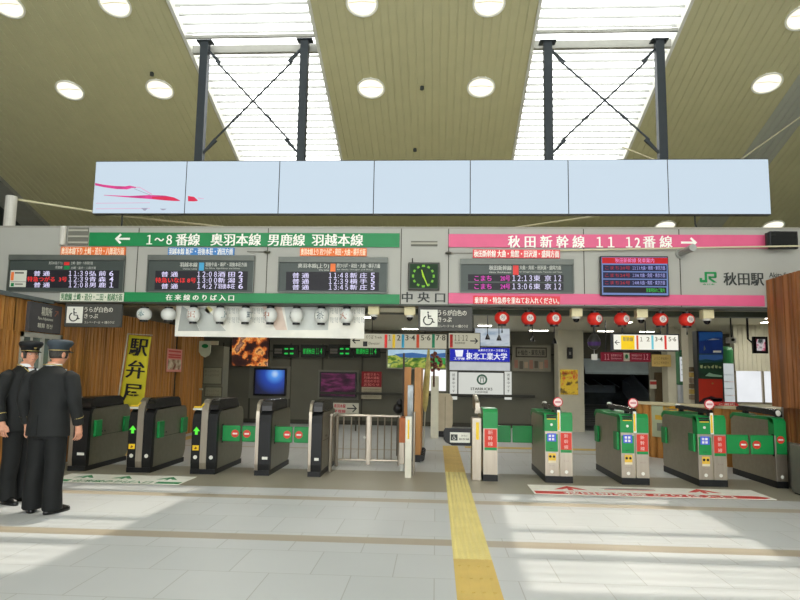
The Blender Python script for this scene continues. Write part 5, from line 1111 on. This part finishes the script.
# ================================================================== TICKET GATES
SMOKE = mat('hood_smoke', (30, 28, 26), .25); SIDE = GATEM; GBLK = mat('gate_black', (20, 21, 22), .42)
ARW = mat('arrow_green_lit', (90, 230, 60), .4, emit=1.1); YLIT = mat('yellow_lit', (236, 196, 40), .4, emit=.9); GWH = mat('gate_white', (226, 226, 218), .4); NOENT = mat('no_entry_red', (208, 62, 48), .4)
YG = 9.15
def gx(px): return W(px, 476, YG).x
def noentry(par, x, z, Yf, r=.055):
    d = MB().disc((x, z), r, Yf-.004, Yf-.0005, 20).build('no_entry_mark', NOENT, par)
    MB().box(x-r*.62, x+r*.62, Yf-.006, Yf-.004, z-r*.2, z+r*.2).build('bar', GWH, d)
def rounded(pts): return pts
def gate_dark(label, x0, x1, wide, ln=1.28, reader=False, folded=False):
    t = thing('ticket_gate', label, 'ticket gate', ((x0+x1)/2, YG+ln/2, 0), 'dark fronted ticket gates')
    e = .012; y = lambda v: YG+v
    prof = [(.05, .07), (.03, .14), (.03, .74), (.06, .83), (.12, .875), (ln-.1, .90), (ln-.02, .85), (ln, .76), (ln, .2), (ln-.05, .1), (ln-.1, .07)]
    MB().prism([(y(a), b) for a, b in prof], 'x', x0+e, x1-e).build('side_panel', mat('dark_gate_side', (134, 131, 112), .36, .7, var=.06, scale=14), t)
    # panel joint and service dots on both flanks
    mb = MB(); 
    for xs in (x0+e-.001, x1-e-.001): mb.box(xs, xs+.002, y(.2), y(ln-.05), .475, .481)
    mb.build('panel_joint', SEAM, t)
    for xs in (x0+e-.002, x1-e-.002):
        mb = MB()
        for q in (.42, .50): mb.tube([(xs, y(q), .53), (xs+.004, y(q), .53)], .014, 10)
        mb.build('sensor_dots', GBLK, t)
    MB().box(x0-.0, x1+.0, y(-.01), y(ln-.06), 0, .07).build('plinth', GBLK, t)
    # front bands following the rounded profile
    out = [(.0, .07), (-.012, .16), (-.012, .74), (.02, .845), (.10, .895), (.16, .90)]; inn = [(.16, .88), (.12, .872), (.075, .80), (.075, .1), (.06, .07)]
    w = x1-x0
    if wide:
        for a, b in ((x0, x0+w*.36), (x0+w*.62, x1)): MB().prism([(y(p), q) for p, q in out+inn], 'x', a, b).build('front_band', GBLK, t)
        ca, cb = x0+w*.36, x0+w*.62
    else:
        MB().prism([(y(p), q) for p, q in out+inn], 'x', x0+w*.22, x1).build('front_band', GBLK, t); ca, cb = x0, x0+w*.22
    rib = [(-.004, .07), (-.018, .16), (-.018, .76), (-.01, .90), (.03, 1.0), (.10, 1.045), (.17, 1.055), (.17, 1.035), (.11, 1.02), (.055, .97), (.04, .90), (.06, .76), (.06, .07)]
    MB().prism([(y(p), q) for p, q in rib], 'x', ca, cb).build('silver_ribbon', STEEL, t)
    ha, hb = (x0+w*.38, x1-.02) if wide else (x0+.01, x1-.01)
    MB().prism([(y(p), q) for p, q in ((.06, .90), (.065, .97), (.12, 1.03), (.18, 1.05), (ln*.72, 1.05), (ln*.78, 1.02), (ln*.82, .90))], 'x', ha, hb).build('hood', SMOKE, t)
    if wide:
        xm = x0+w*.18
        ar = MB(); ar.prism([(xm-.05, .60), (xm, .66), (xm+.05, .60), (xm+.02, .60), (xm+.02, .55), (xm-.02, .55), (xm-.02, .60)], 'y', y(-.018), y(-.012)); ar.build('arrow_light', ARW, t)
        lb_ = MB().box(xm-.045, xm+.045, y(-.016), y(-.012), .33, .40).build('yellow_light', YLIT, t); MB().prism([(xm-.02, .35), (xm+.0, .385), (xm+.025, .36), (xm, .345)], 'y', y(-.018), y(-.016)).build('symbol', mat('symbol_dark', (120, 80, 20), .5), lb_)
        for q in (xm, x1-w*.19): MB().disc((q, .235), .028, y(-.016), y(-.012), 16).build('round_badge', GWH, t)
        if reader:
            MB().box(x0-.0, x0+w*.36, y(-.02), y(.22), .895, .925, .008).build('card_reader', mat('reader_white', (210, 212, 206), .35), t)
            MB().tube([(x0+.02, y(-.02), .94), (x0+w*.34, y(-.02), .94), (x0+w*.40, y(.02), .99)], .013, 8).build('reader_trim', YEL, t)
    else:
        MB().box((x0+x1)/2-.0, x1-.03, y(-.016), y(-.012), .225, .262).build('badge', GWH, t)
    # flaps folded against the flank or housed beside it
    for (a, b, sx) in (((.16, .34, 1), (ln-.24, ln-.04, 1)) if folded else ()):
        MB().box(x1-e, x1+.03, y(a), y(b), .47, .71, .008).build('flap', GREENP, t)
    return t
def flap_pair(ga, gb, xa, xb, yf, z0=.44, z1=.67, marks=True):
    """the closed flaps of an aisle: the left one hinged on gate ga, the right one on gate gb"""
    xm = (xa+xb)/2; g = .012
    for a, b, d, t in ((xa+.0, xm-g, 1, ga), (xm+g, xb-.0, -1, gb)):
        f = MB().box(a, b, YG+yf, YG+yf+.03, z0, z1, .012).build('flap', GREENP, t)
        if marks: noentry(f, b-.075 if d > 0 else a+.075, (z0+z1)/2+.0, YG+yf)
        hx = a if d > 0 else b; MB().box(hx-.008 if d < 0 else hx-.0, hx+.008 if d > 0 else hx+.0, YG+yf-.005, YG+yf+.04, z0-.02, z1+.02).build('hinge', GBLK, f)
L1 = (gx(67), gx(85)); L2 = (gx(126), gx(150)); L3 = (gx(190), gx(215)); L4 = (gx(254), gx(269)); L5 = (gx(307.4), gx(320.4))
D1 = gate_dark('dark ticket gate at far left, partly behind the officers, no lit arrow', *L1, False, folded=True)
D2 = gate_dark('dark ticket gate with green arrow beside the yellow banner flag', *L2, True, reader=True, folded=True)
D3 = gate_dark('dark ticket gate with green arrow and closed flaps on its right', *L3, True, reader=True)
D4 = gate_dark('narrow dark ticket gate between two pairs of closed flaps', *L4, False)
D5 = gate_dark('narrow dark ticket gate next to the stainless railing', *L5, False)
flap_pair(D3, D4, L3[1], L4[0], .22)
flap_pair(D4, D5, L4[1], L5[0], .22)
MB().tube([(L5[1]+.05, YG+.5, 0), (L5[1]+.05, YG+.5, .82)], .028, 12).tube([(L5[1]+.05, YG+1.1, 0), (L5[1]+.05, YG+1.1, .82)], .028, 12).tube([(L5[1]+.05, YG+.5, .82), (L5[1]+.05, YG+1.1, .82)], .028, 12).build('guard_rail', STEEL)
ORG.setdefault('guard_rail', Vector()); tag(bpy.data.objects['guard_rail'], 'stainless guard rail between the narrow gate and the railing gate', 'rail')

def label_text(par, ch, x, z, w, h, Yf, ma, b=.02):
    mb = MB(); put_text(mb, ch, (x, Yf, z), w, h, bold=b); mb.build('lettering', ma, par)
def gate_green(label, x0, x1, ln, round_sign=True, kind='double'):
    t = thing('ticket_gate', label, 'ticket gate', ((x0+x1)/2, YG+ln/2, 0), 'green topped ticket gates')
    w = x1-x0; y = lambda v: YG+v
    prof = [(.03, .09), (.03, .86), (.10, .915), (ln-.12, .925), (ln-.02, .89), (ln, .8), (ln, .14), (ln-.03, .09)]
    MB().prism([(y(a), b) for a, b in prof], 'x', x0+.01, x1-.01).build('side_panel', SIDE, t)
    MB().box(x0+.005, x1-.005, y(.0), y(ln-.01), 0, .09).build('plinth', GBLK, t)
    # green cover along the top
    top = [(.02, .86), (.02, .90), (.10, .945), (.45, .945), (.52, .93), (ln*.6, .935), (ln*.66, .95), (ln-.1, .95), (ln+.005, .90), (ln+.005, .84), (ln-.04, .87), (ln-.12, .90), (.12, .90), (.06, .86)]
    MB().prism([(y(a), b) for a, b in top], 'x', x0, x1).build('top_cover', GREENP, t)
    cols = [(x0, x0+w*.50, 'ic'), (x0+w*.53, x1, 'exit')] if kind == 'double' else [(x0, x1, kind)]
    for a, b, k in cols:
        c = (a+b)/2; h = .93 if k != 'exit' else .955
        mb = MB(); mb.prism([(y(0), .70), (y(0), h-.05), (y(.04), h), (y(.16), h), (y(.16), .70)], 'x', a, b); mb.build('front_head', GREENP, t)
        MB().box(a+.004, b-.004, y(.004), y(.04), .09, .70, .003).build('front_column', STEEL, t)
        if k == 'ic':
            MB().box(a+.012, b-.012, y(0), y(.006), .42, .66).build('green_field', GREENP, t)
            f = MB().box(a+.035, b-.035, y(-.004), y(.0), .56, .67).build('ic_label', mat('ic_blue', (74, 96, 214), .4), t)
            for q in range(2):
                for r_ in range(2): MB().box(c-.04+q*.045, c-.01+q*.045, y(-.006), y(-.004), .575+r_*.045, .605+r_*.045).build('symbol', GWH, f)
            label_text(t, 'IC', c, .46, .05, .012, y(-.001), DARK)
            yl = MB().box(a+.05, b-.04, y(0), y(.004), .27, .40).build('notice_label', mat('label_yellow', (230, 190, 70), .5), t)
            MB().box(a+.05, b-.04, y(-.001), y(.0), .27, .30).build('label_foot', mat('label_cream', (220, 210, 180), .5), yl)
            MB().disc((c-.02, .355), .018, y(-.002), y(0), 10).disc((c+.03, .355), .018, y(-.002), y(0), 10).build('pictogram', BLACK, yl)
            MB().disc((c, .79), .018, y(-.004), y(0), 12).build('white_dot', GWH, t)
            MB().box(a+.03, b-.03, y(.0), y(.1), .905, .925).box(a+.03, b-.03, y(-.003), y(0), .875, .895).build('ticket_slot', GBLK, t)
            sl_ = MB().box(a+.035, b-.035, y(-.005), y(-.003), .86, .872).build('slot_lip', YEL, t)
        elif k == 'exit':
            r_ = MB().box(a+.015, b-.015, y(-.002), y(.006), .45, .68).build('red_label', NOENT, t)
            for i, ch in enumerate('新幹線'): label_text(r_, ch, c-.0, .638-i*.075, .055, .055, y(-.004), mat('label_blush', (232, 196, 186), .5), .0)
            MB().box(a+.015, b-.015, y(0), y(.006), .41, .45).build('green_strip', GREENP, t)
        else:
            f = MB().box(a+.02, b-.0, y(0), y(.006), .45, .70).build('green_field', GREENP, t); noentry(t, c, .645, y(0), .05)
        MB().disc((c, .15), .024, y(.0), y(.004), 8).build('round_badge', GWH, t)
        if k != 'none': label_text(t, 'きっぷ', c, .235 if k == 'ic' else .30, .07, .02, y(.002), mat('gate_ink', (140, 122, 118), .5))
    if kind == 'double':
        xm = x0+w*.515
        MB().box(xm-.022, xm+.022, y(-.006), y(.03), .70, .99, .004).build('divider_silver', GWH, t); MB().box(xm-.018, xm+.008, y(-.009), y(-.006), .72, .96).build('divider_yellow', YEL, t)
        MB().prism([(y(a), b) for a, b in ((.0, .95), (.0, .985), (.05, 1.03), (ln*.8, 1.045), (ln*.86, 1.02), (ln*.86, .99), (.08, .98))], 'x', xm-.05, xm+.03).build('hood', SMOKE, t)
        MB().ball((xm-.01, y(ln*.86), 1.04), .04, .05, .03).build('sensor_cap', GWH, t)
        for q in (.3, ln*.75): MB().box(xm-.04, xm+.02, y(q), y(q+.06), .93, 1.0).build('hood_foot', SMOKE, t)
    else:
        MB().prism([(y(a), b) for a, b in ((.02, .95), (.03, 1.02), (.12, 1.05), (ln*.8, 1.06), (ln*.88, 1.03), (ln*.88, .99), (.1, .97))], 'x', x0+.03, x1-.03).build('hood', SMOKE, t)
        MB().ball(((x0+x1)/2, y(.03), 1.0), .035, .03, .04).build('sensor_cap', GWH, t)
        MB().box((x0+x1)/2-.03, (x0+x1)/2+.03, y(ln*.7), y(ln*.76), .93, 1.0).build('hood_foot', SMOKE, t)
    # parked flaps on the aisle flank
    return t
R6 = (gx(545), gx(573.3)); R7 = (gx(621.5), gx(650)); R8 = (gx(699), gx(728)); R9 = (gx(776.5), 4.77)
G6 = gate_green('green topped gate just right of the narrow center gate', *R6, 1.3)
G7 = gate_green('second green topped gate right of the center, before the counter', *R7, 1.45)
G8 = gate_green('third green topped gate, with closed flaps on its right', *R8, 1.4)
G9 = gate_green('end gate beside the right timber wall with one no-entry disc', *R9, 1.32, kind='none')
def round_sign(t, px, py, g):
    xm = g[0]+(g[1]-g[0])*.515; z = W(px, py, YG+.06).z
    r_ = MB().disc((xm, z), .068, YG+.05, YG+.065, 24).build('round_plate', mat('plate_red', (196, 48, 56), .4), t); MB().disc((xm, z), .054, YG+.046, YG+.05, 24).build('face', mat('plate_pale', (232, 214, 210), .4), r_)
    MB().box(xm-.04, xm+.04, YG+.043, YG+.046, z-.012, z+.014).build('bar', mat('plate_rose', (196, 130, 136), .4), r_)
    MB().tube([(xm, YG+.06, .985), (xm, YG+.06, z-.05)], .012, 8).build('stalk', STEEL, r_)
for t_, px_, py_, g_ in ((G6, 557.6, 402, R6), (G7, 632, 403, R7), (G8, 708.6, 404.4, R8)): round_sign(t_, px_, py_, g_)
for t_, g_ in ((G7, R7), (G8, R8)):
    for a, b in ((.08, .27), (1.18, 1.36)): MB().box(g_[0]-.03, g_[0]+.009, YG+a, YG+b, .45, .70, .01).build('flap', GREENP, t_)
# narrow center gate
C5 = (gx(483), gx(497.8))
G5 = t = thing('ticket_gate', 'narrow silver and green gate right of the tactile strip', 'ticket gate', ((C5[0]+C5[1])/2, YG+.6, 0))
MB().prism([(YG+a, b) for a, b in ((.02, .08), (.02, .9), (.1, .95), (1.2, .95), (1.26, .88), (1.26, .08))], 'x', C5[0]+.008, C5[1]-.008).build('side_panel', SIDE, t)
MB().box(C5[0], C5[1], YG, YG+1.2, 0, .09).build('plinth', GBLK, t); MB().box(C5[0]+.004, C5[1]-.004, YG+.002, YG+.04, .09, .72).build('front_column', STEEL, t)
MB().prism([(YG+a, b) for a, b in ((0, .72), (0, .94), (.05, .99), (.5, .99), (.5, .72))], 'x', C5[0], C5[1]).build('front_head', GREENP, t)
r_ = MB().box(C5[0]+.02, C5[1]-.012, YG-.002, YG+.006, .46, .71).build('red_label', NOENT, t)
for i, ch in enumerate('新幹線'): label_text(r_, ch, (C5[0]+C5[1])/2, .665-i*.078, .065, .058, YG-.004, mat('label_blush', (232, 196, 186), .5), .0)
MB().box(C5[0]+.02, C5[1]-.012, YG-.0, YG+.006, .42, .46).build('green_strip', GREENP, t)
MB().prism([(YG+a, b) for a, b in ((.25, .95), (.25, 1.06), (.3, 1.08), (.9, 1.16), (1.0, 1.14), (1.0, .95))], 'x', C5[0]-.09, C5[0]-.03).box(C5[0]-.09, C5[0]+.02, YG+.4, YG+.5, .9, .98).build('silver_fin', STEEL, t)
flap_pair(G5, G6, C5[1], R6[0], 1.12, .42, .68, False)
flap_pair(G8, G9, R8[1], R9[0], .02, .44, .70)
t = thing('barrier_post', 'silver box post carrying a rounded black arm with a white wheelchair label', 'post', (gx(477), YG+.1, 0))
MB().box(gx(472), gx(481.5), YG+.02, YG+.3, 0, .86, .006).build('body', STEEL, t); MB().box(gx(476), gx(479), YG+.016, YG+.02, .56, .80).build('yellow_strip', YEL, t)
x0, x1 = gx(443.5), gx(472)
z0_, z1_ = W(458, 446.4, YG).z, W(458, 429, YG).z
MB().prism([(x1, z0_), (x1, z1_), (x0+.02, z1_), (x0, z1_-.03), (x0, z0_+.08), (x0+.03, z0_+.04), (x0+.12, z0_)], 'y', YG+.1, YG+.16).build('arm', GBLK, t)
q0, q1, w0, w1 = rect(450, 432.4, 470, 442.6, YG+.1); lb_ = MB().box(q0, q1, YG+.096, YG+.1, w0, w1).build('label', mat('label_white', (214, 214, 204), .5), t)
hz = (w1-w0); MB().box(q0+.01, q0+hz*.75, YG+.094, YG+.096, w0+hz*.2, w1-hz*.2).build('pictogram_field', DARK, lb_); wheelchair(lb_, q0+hz*.42, (w0+w1)/2, hz*.5, YG+.094, GWH)
label_text(lb_, 'ひろい', (q0+q1)/2+.06, w0+hz*.68, (q1-q0)*.3, hz*.2, YG+.094, DARK); label_text(lb_, '幅広改札通路', (q0+q1)/2+.06, w0+hz*.35, (q1-q0)*.5, hz*.2, YG+.094, DARK)
# low grey cabinet by the right timber wall
t = thing('ticket_reader_box', 'low grey metal box before the right timber wall', 'box', (4.72, 8.6, 0))
MB().box(4.62, 4.79, 8.35, 8.8, .02, .63, .01).build('body', mat('box_grey', (120, 120, 112), .4, .4), t); MB().box(4.64, 4.79, 8.37, 8.78, 0, .02).build('base', BLACK, t)
c = (4.70, .5); MB().disc(c, .025, 8.344, 8.35, 14).build('red_button', mat('button_dim_red', (120, 50, 44), .4), t)

# ================================================================== THE TWO OFFICERS
def fused(name, mb, ma, parent, T, voxel, smooth=3, poly_mat=None):
    """closed overlapping volumes grown together into one continuous surface"""
    me = bpy.data.meshes.new(name); me.from_pydata([tuple(v) for v in mb.v], [], mb.f); me.update()
    bm = bmesh.new(); bm.from_mesh(me); bmesh.ops.recalc_face_normals(bm, faces=bm.faces[:]); bm.to_mesh(me); bm.free()
    o = bpy.data.objects.new(name, me); COL.objects.link(o)
    m = o.modifiers.new('r', 'REMESH'); m.mode = 'VOXEL'; m.voxel_size = voxel
    m = o.modifiers.new('s', 'SMOOTH'); m.iterations = smooth; m.factor = .5
    dg = bpy.context.evaluated_depsgraph_get(); dg.update(); me2 = bpy.data.meshes.new_from_object(o.evaluated_get(dg))
    bpy.data.objects.remove(o); bpy.data.meshes.remove(me)
    og = ORG[parent.name]; me2.transform(Matrix.Translation(-og) @ T)
    me2.materials.clear(); me2.materials.append(ma)
    me2.polygons.foreach_set('use_smooth', [True]*len(me2.polygons)); me2.update()
    o = bpy.data.objects.new(name, me2); COL.objects.link(o); o.parent = parent; ORG[o.name] = og
    return o
def placed(name, mb, ma, parent, T):
    mb.v = [T @ v for v in mb.v]; return mb.build(name, ma, parent)
SKIN = mat('skin', (206, 150, 122), .5, var=.08, scale=20); UNI = mat('uniform_black', (29, 31, 31), .75, var=.15, scale=5, bump=.8)
UNT = mat('trouser_black', (21, 23, 23), .75, var=.15, scale=5, bump=.8); SHOE = mat('shoe_black', (20, 20, 20), .25); GOLD = mat('gold_braid', (190, 170, 104), .4, .4)
SHIRT = mat('shirt_white', (226, 228, 230), .6); HAIR = mat('hair_grey', (62, 60, 56), .8, var=.3, scale=60)
def officer(label, loc, yaw, capc, head_yaw=0, lean=0, stance=.10, feet=(0, 0), k=1.0, girth=1.0):
    t = thing('person', label, 'person', loc); t['label'] = label
    T = Matrix.Translation(Vector(loc)) @ Matrix.Rotation(yaw, 4, 'Z') @ Matrix.Scale(k, 4) @ Matrix.Diagonal((girth, girth, 1, 1))
    TH = T @ Matrix.Diagonal((1/girth, 1/girth, 1, 1)) @ Matrix.Translation((0, -.02-lean, 1.47)) @ Matrix.Rotation(head_yaw, 4, 'Z') @ Matrix.Translation((0, .02, -1.47))
    # body: trunk, legs, arms and hands; the head is joined on at the neck
    b = MB()
    b.loft([(0, 0, .80, .13, .09), (0, 0, .95, .15, .10), (0, 0, 1.15, .14, .10), (0, 0, 1.35, .17, .10), (0, 0, 1.42, .12, .08), (0, -.01, 1.46, .058, .062), (0, -.02, 1.52, .055, .06)])
    for s_ in (-1, 1):
        b.tube([(s_*.08, 0, .90), (s_*stance*.95, 0, .49), (s_*stance, .01, .14)], [.075, .05, .035], 12)
        b.tube([(s_*.16, 0, 1.38), (s_*.262, .02, 1.12), (s_*.268, -.05, .875)], [.05, .038, .028], 12)
        # hand: palm, four unequal curled fingers, thumb leaving the side of the palm
        wx = s_*.268; b.tube([(wx, -.05, .89), (wx, -.057, .86), (wx-s_*.002, -.066, .80), (wx-s_*.004, -.068, .785)], [.026, .03, .033, .028], 12)
        for i, (ln, r) in enumerate(((.070, .0088), (.078, .0092), (.073, .009), (.058, .008))):
            y0 = -.066-.036+i*.0235; p0 = Vector((wx-s_*.004, y0, .795)); q1 = p0+Vector((s_*.002, (-.5+i*.35)*.012, -.034)); q2 = q1+Vector((-s_*.012, -.001, -ln*.36)); q3 = q2+Vector((-s_*.018, 0, -ln*.22))
            b.tube([p0, q1, q2, q3], [r*1.1, r, r*.95, r*.7], 8)
        b.tube([(wx-s_*.004, -.085, .845), (wx-s_*.014, -.112, .82), (wx-s_*.018, -.124, .79), (wx-s_*.02, -.124, .772)], [.014, .0115, .010, .007], 8)
    h = MB(); h.ball((0, -.025, 1.60), .075, .092, .108, 24, 16); h.tube([(0, -.045, 1.545), (0, -.062, 1.50)], [.058, .036], 14)
    h.tube([(0, -.01, 1.53), (0, -.01, 1.44)], .052, 14)
    h.tube([(0, -.112, 1.612), (0, -.132, 1.578), (0, -.118, 1.572)], [.009, .015, .012], 10)
    for s_ in (-1, 1): h.ball((s_*.078, -.015, 1.592), .011, .022, .032, 12, 8); h.ball((s_*.036, -.092, 1.575), .026, .018, .024, 10, 8)
    h.tube([(-.022, -.110, 1.545), (0, -.116, 1.546), (.022, -.110, 1.545)], [.006, .0085, .006], 8); h.tube([(-.045, -.102, 1.622), (0, -.111, 1.625), (.045, -.102, 1.622)], .009, 8)
    TH_l = Matrix.Diagonal((1/girth, 1/girth, 1, 1)) @ Matrix.Translation((0, -.02-lean, 1.47)) @ Matrix.Rotation(head_yaw, 4, 'Z') @ Matrix.Translation((0, .02, -1.47))
    b.add([TH_l @ v for v in h.v], h.f)
    fused('body', b, SKIN, t, T, .0062, 2)
    # eyes, brows, lips
    for s_ in (-1, 1):
        e = placed('eye', MB().ball((s_*.031, -.1035, 1.603), .0125, .007, .0075, 12, 8), mat('eye_white', (214, 210, 202), .3), t, TH); placed('iris', MB().ball((s_*.031, -.110, 1.603), .0052, .003, .0055, 10, 6), BLACK, e, TH)
        placed('eyebrow', MB().tube([(s_*.016, -.1165, 1.622), (s_*.032, -.114, 1.627), (s_*.048, -.104, 1.622)], .004, 6), HAIR, t, TH)
    placed('lips', MB().tube([(-.02, -.117, 1.5455), (0, -.124, 1.547), (.02, -.117, 1.5455)], [.003, .005, .003], 6), mat('lip', (166, 98, 88), .5), t, TH)
    hr = MB(); hr.smooth = True; n = 26; rings = []
    for (z, rx, ry, front) in ((1.555, .070, .088, .62), (1.58, .078, .096, .60), (1.61, .081, .099, .56), (1.65, .080, .098, .50)):
        ring = []
        for q in range(n+1):
            a = PI*(front*.5)+(2*PI-PI*front)*q/n-PI/2; ring.append((rx*math.cos(a), -.022+ry*math.sin(a), z))
        rings.append(ring)
    vs = sum(rings, []); hr.add(vs, [(i*(n+1)+q, i*(n+1)+q+1, (i+1)*(n+1)+q+1, (i+1)*(n+1)+q) for i in range(3) for q in range(n)])
    o = placed('hair', hr, HAIR, t, TH); m = o.modifiers.new('thickness', 'SOLIDIFY'); m.thickness = .008
    # cap
    c = MB(); c.smooth = True
    c.loft([(0, -.02, 1.632, .086, .102), (0, -.02, 1.668, .089, .105), (0, -.024, 1.675, .10, .115), (0, -.03, 1.705, .118, .132), (0, -.032, 1.722, .120, .134), (0, -.03, 1.742, .106, .120), (0, -.022, 1.753, .055, .065), (0, -.022, 1.754, .01, .01)], 32)
    cp = placed('cap', c, capc, t, TH)
    v = MB(); v.smooth = True; n = 16; A = [(-PI*.86+PI*.72*q/n) for q in range(n+1)]
    vs = [(.088*math.cos(a), -.02+.103*math.sin(a), 1.640) for a in A]+[(.100*math.cos(a), -.026+.158*math.sin(a), 1.622) for a in A]
    v.add(vs, [(q, q+1, n+2+q, n+1+q) for q in range(n)]); o = placed('visor', v, SHOE, cp, TH); m = o.modifiers.new('thickness', 'SOLIDIFY'); m.thickness = .005
    placed('gold_band', MB().loft([(0, -.02, 1.636, .0885, .1045), (0, -.02, 1.643, .0895, .1055)], 32), GOLD, cp, TH)
    placed('badge', MB().ball((0, -.135, 1.675), .017, .006, .018, 12, 8), GOLD, cp, TH)
    # jacket
    j = MB(); j.loft([(0, .0, .765, .205, .140), (0, .0, .90, .196, .138), (0, 0, 1.04, .180, .128), (0, -.005, 1.20, .198, .138), (0, -.0, 1.32, .208, .132), (0, .005, 1.395, .185, .108), (0, .005, 1.44, .115, .088), (0, 0, 1.475, .073, .075)], 32)
    for s_ in (-1, 1): j.tube([(s_*.155, .0, 1.385), (s_*.205, .005, 1.355), (s_*.240, .015, 1.25), (s_*.266, .02, 1.12), (s_*.270, -.02, .98), (s_*.268, -.05, .878)], [.062, .074, .068, .060, .053, .046], 18)
    jk = fused('jacket', j, UNI, t, T, .0105, 4)
    for s_ in (-1, 1):
        placed('sleeve_braid', MB().tube([(s_*.2702, -.030, .956), (s_*.2704, -.027, .964)], .0525, 20, False), GOLD, jk, T)
        placed('shoulder_seam', MB().tube([(s_*.19, -.05, 1.412), (s_*.198, .0, 1.428), (s_*.19, .05, 1.412)], .006, 6), UNT, jk, T)
    placed('back_vent', MB().box(-.002, .002, .136, .143, .77, .98), UNT, jk, T)
    placed('collar_braid', MB().tube([(-.012, -.118, 1.30), (-.05, -.098, 1.42), (-.072, -.02, 1.478), (-.045, .062, 1.488), (.0, .078, 1.49), (.045, .062, 1.488), (.072, -.02, 1.478), (.05, -.098, 1.42), (.012, -.118, 1.30)], .006, 6), GOLD, jk, T)
    sh = MB(); sh.prism([(-.042, 1.445), (.042, 1.445), (.004, 1.27), (-.004, 1.27)], 'y', -.136, -.085); placed('shirt', sh, SHIRT, t, T)
    placed('shirt_collar', MB().loft([(0, -.014, 1.462, .068, .074), (0, -.016, 1.497, .062, .068)], 24), SHIRT, t, T)
    placed('necktie', MB().prism([(-.012, 1.455), (.012, 1.455), (.006, 1.29), (-.006, 1.29)], 'y', -.142, -.134), mat('tie_navy', (34, 38, 52), .6), t, T)
    for z in (1.22, 1.12, 1.02): placed('button', MB().ball((.0, -.139, z), .009, .005, .009, 10, 6), GOLD, jk, T)
    placed('name_tag', MB().box(-.13, -.08, -.135, -.125, 1.265, 1.28), mat('tag_silver', (190, 190, 186), .4), jk, T)
    # trousers
    p = MB(); p.loft([(0, 0, .74, .160, .115), (0, 0, .82, .178, .125), (0, 0, .95, .168, .115)], 28)
    for s_ in (-1, 1): p.tube([(s_*.082, .0, .86), (s_*stance*.95, -.005, .50), (s_*stance, .012, .26), (s_*stance*1.02, .0, .035)], [.100, .086, .080, .086], 20)
    fused('trousers', p, UNT, t, T, .0105, 4)
    for s_, fy in ((-1, feet[0]), (1, feet[1])):
        F_ = T @ Matrix.Translation((s_*stance, .01, 0)) @ Matrix.Rotation(fy, 4, 'Z')
        q = MB(); q.smooth = True
        q.loft([(0, -.06, .0, .047, .135), (0, -.06, .018, .049, .138), (0, -.06, .04, .046, .128), (0, -.03, .07, .038, .085), (0, .0, .10, .034, .05)], 22)
        so_ = placed('shoe', q, SHOE, t, F_)
    return t
officer('officer in a black cap and uniform facing right, at the left edge of the view', (-4.585, 6.95, 0), math.radians(76), mat('cap_black', (30, 32, 34), .6), head_yaw=math.radians(-18), lean=.03, stance=.09, feet=(-.2, .25), k=1.005, girth=1.05)
officer('officer seen from behind in a slate blue cap and black uniform', (-3.99, 6.5, 0), math.radians(172), mat('cap_slate', (56, 66, 74), .6), head_yaw=math.radians(-10), lean=.05, stance=.10, feet=(-.2, .7), k=1.005, girth=1.13)
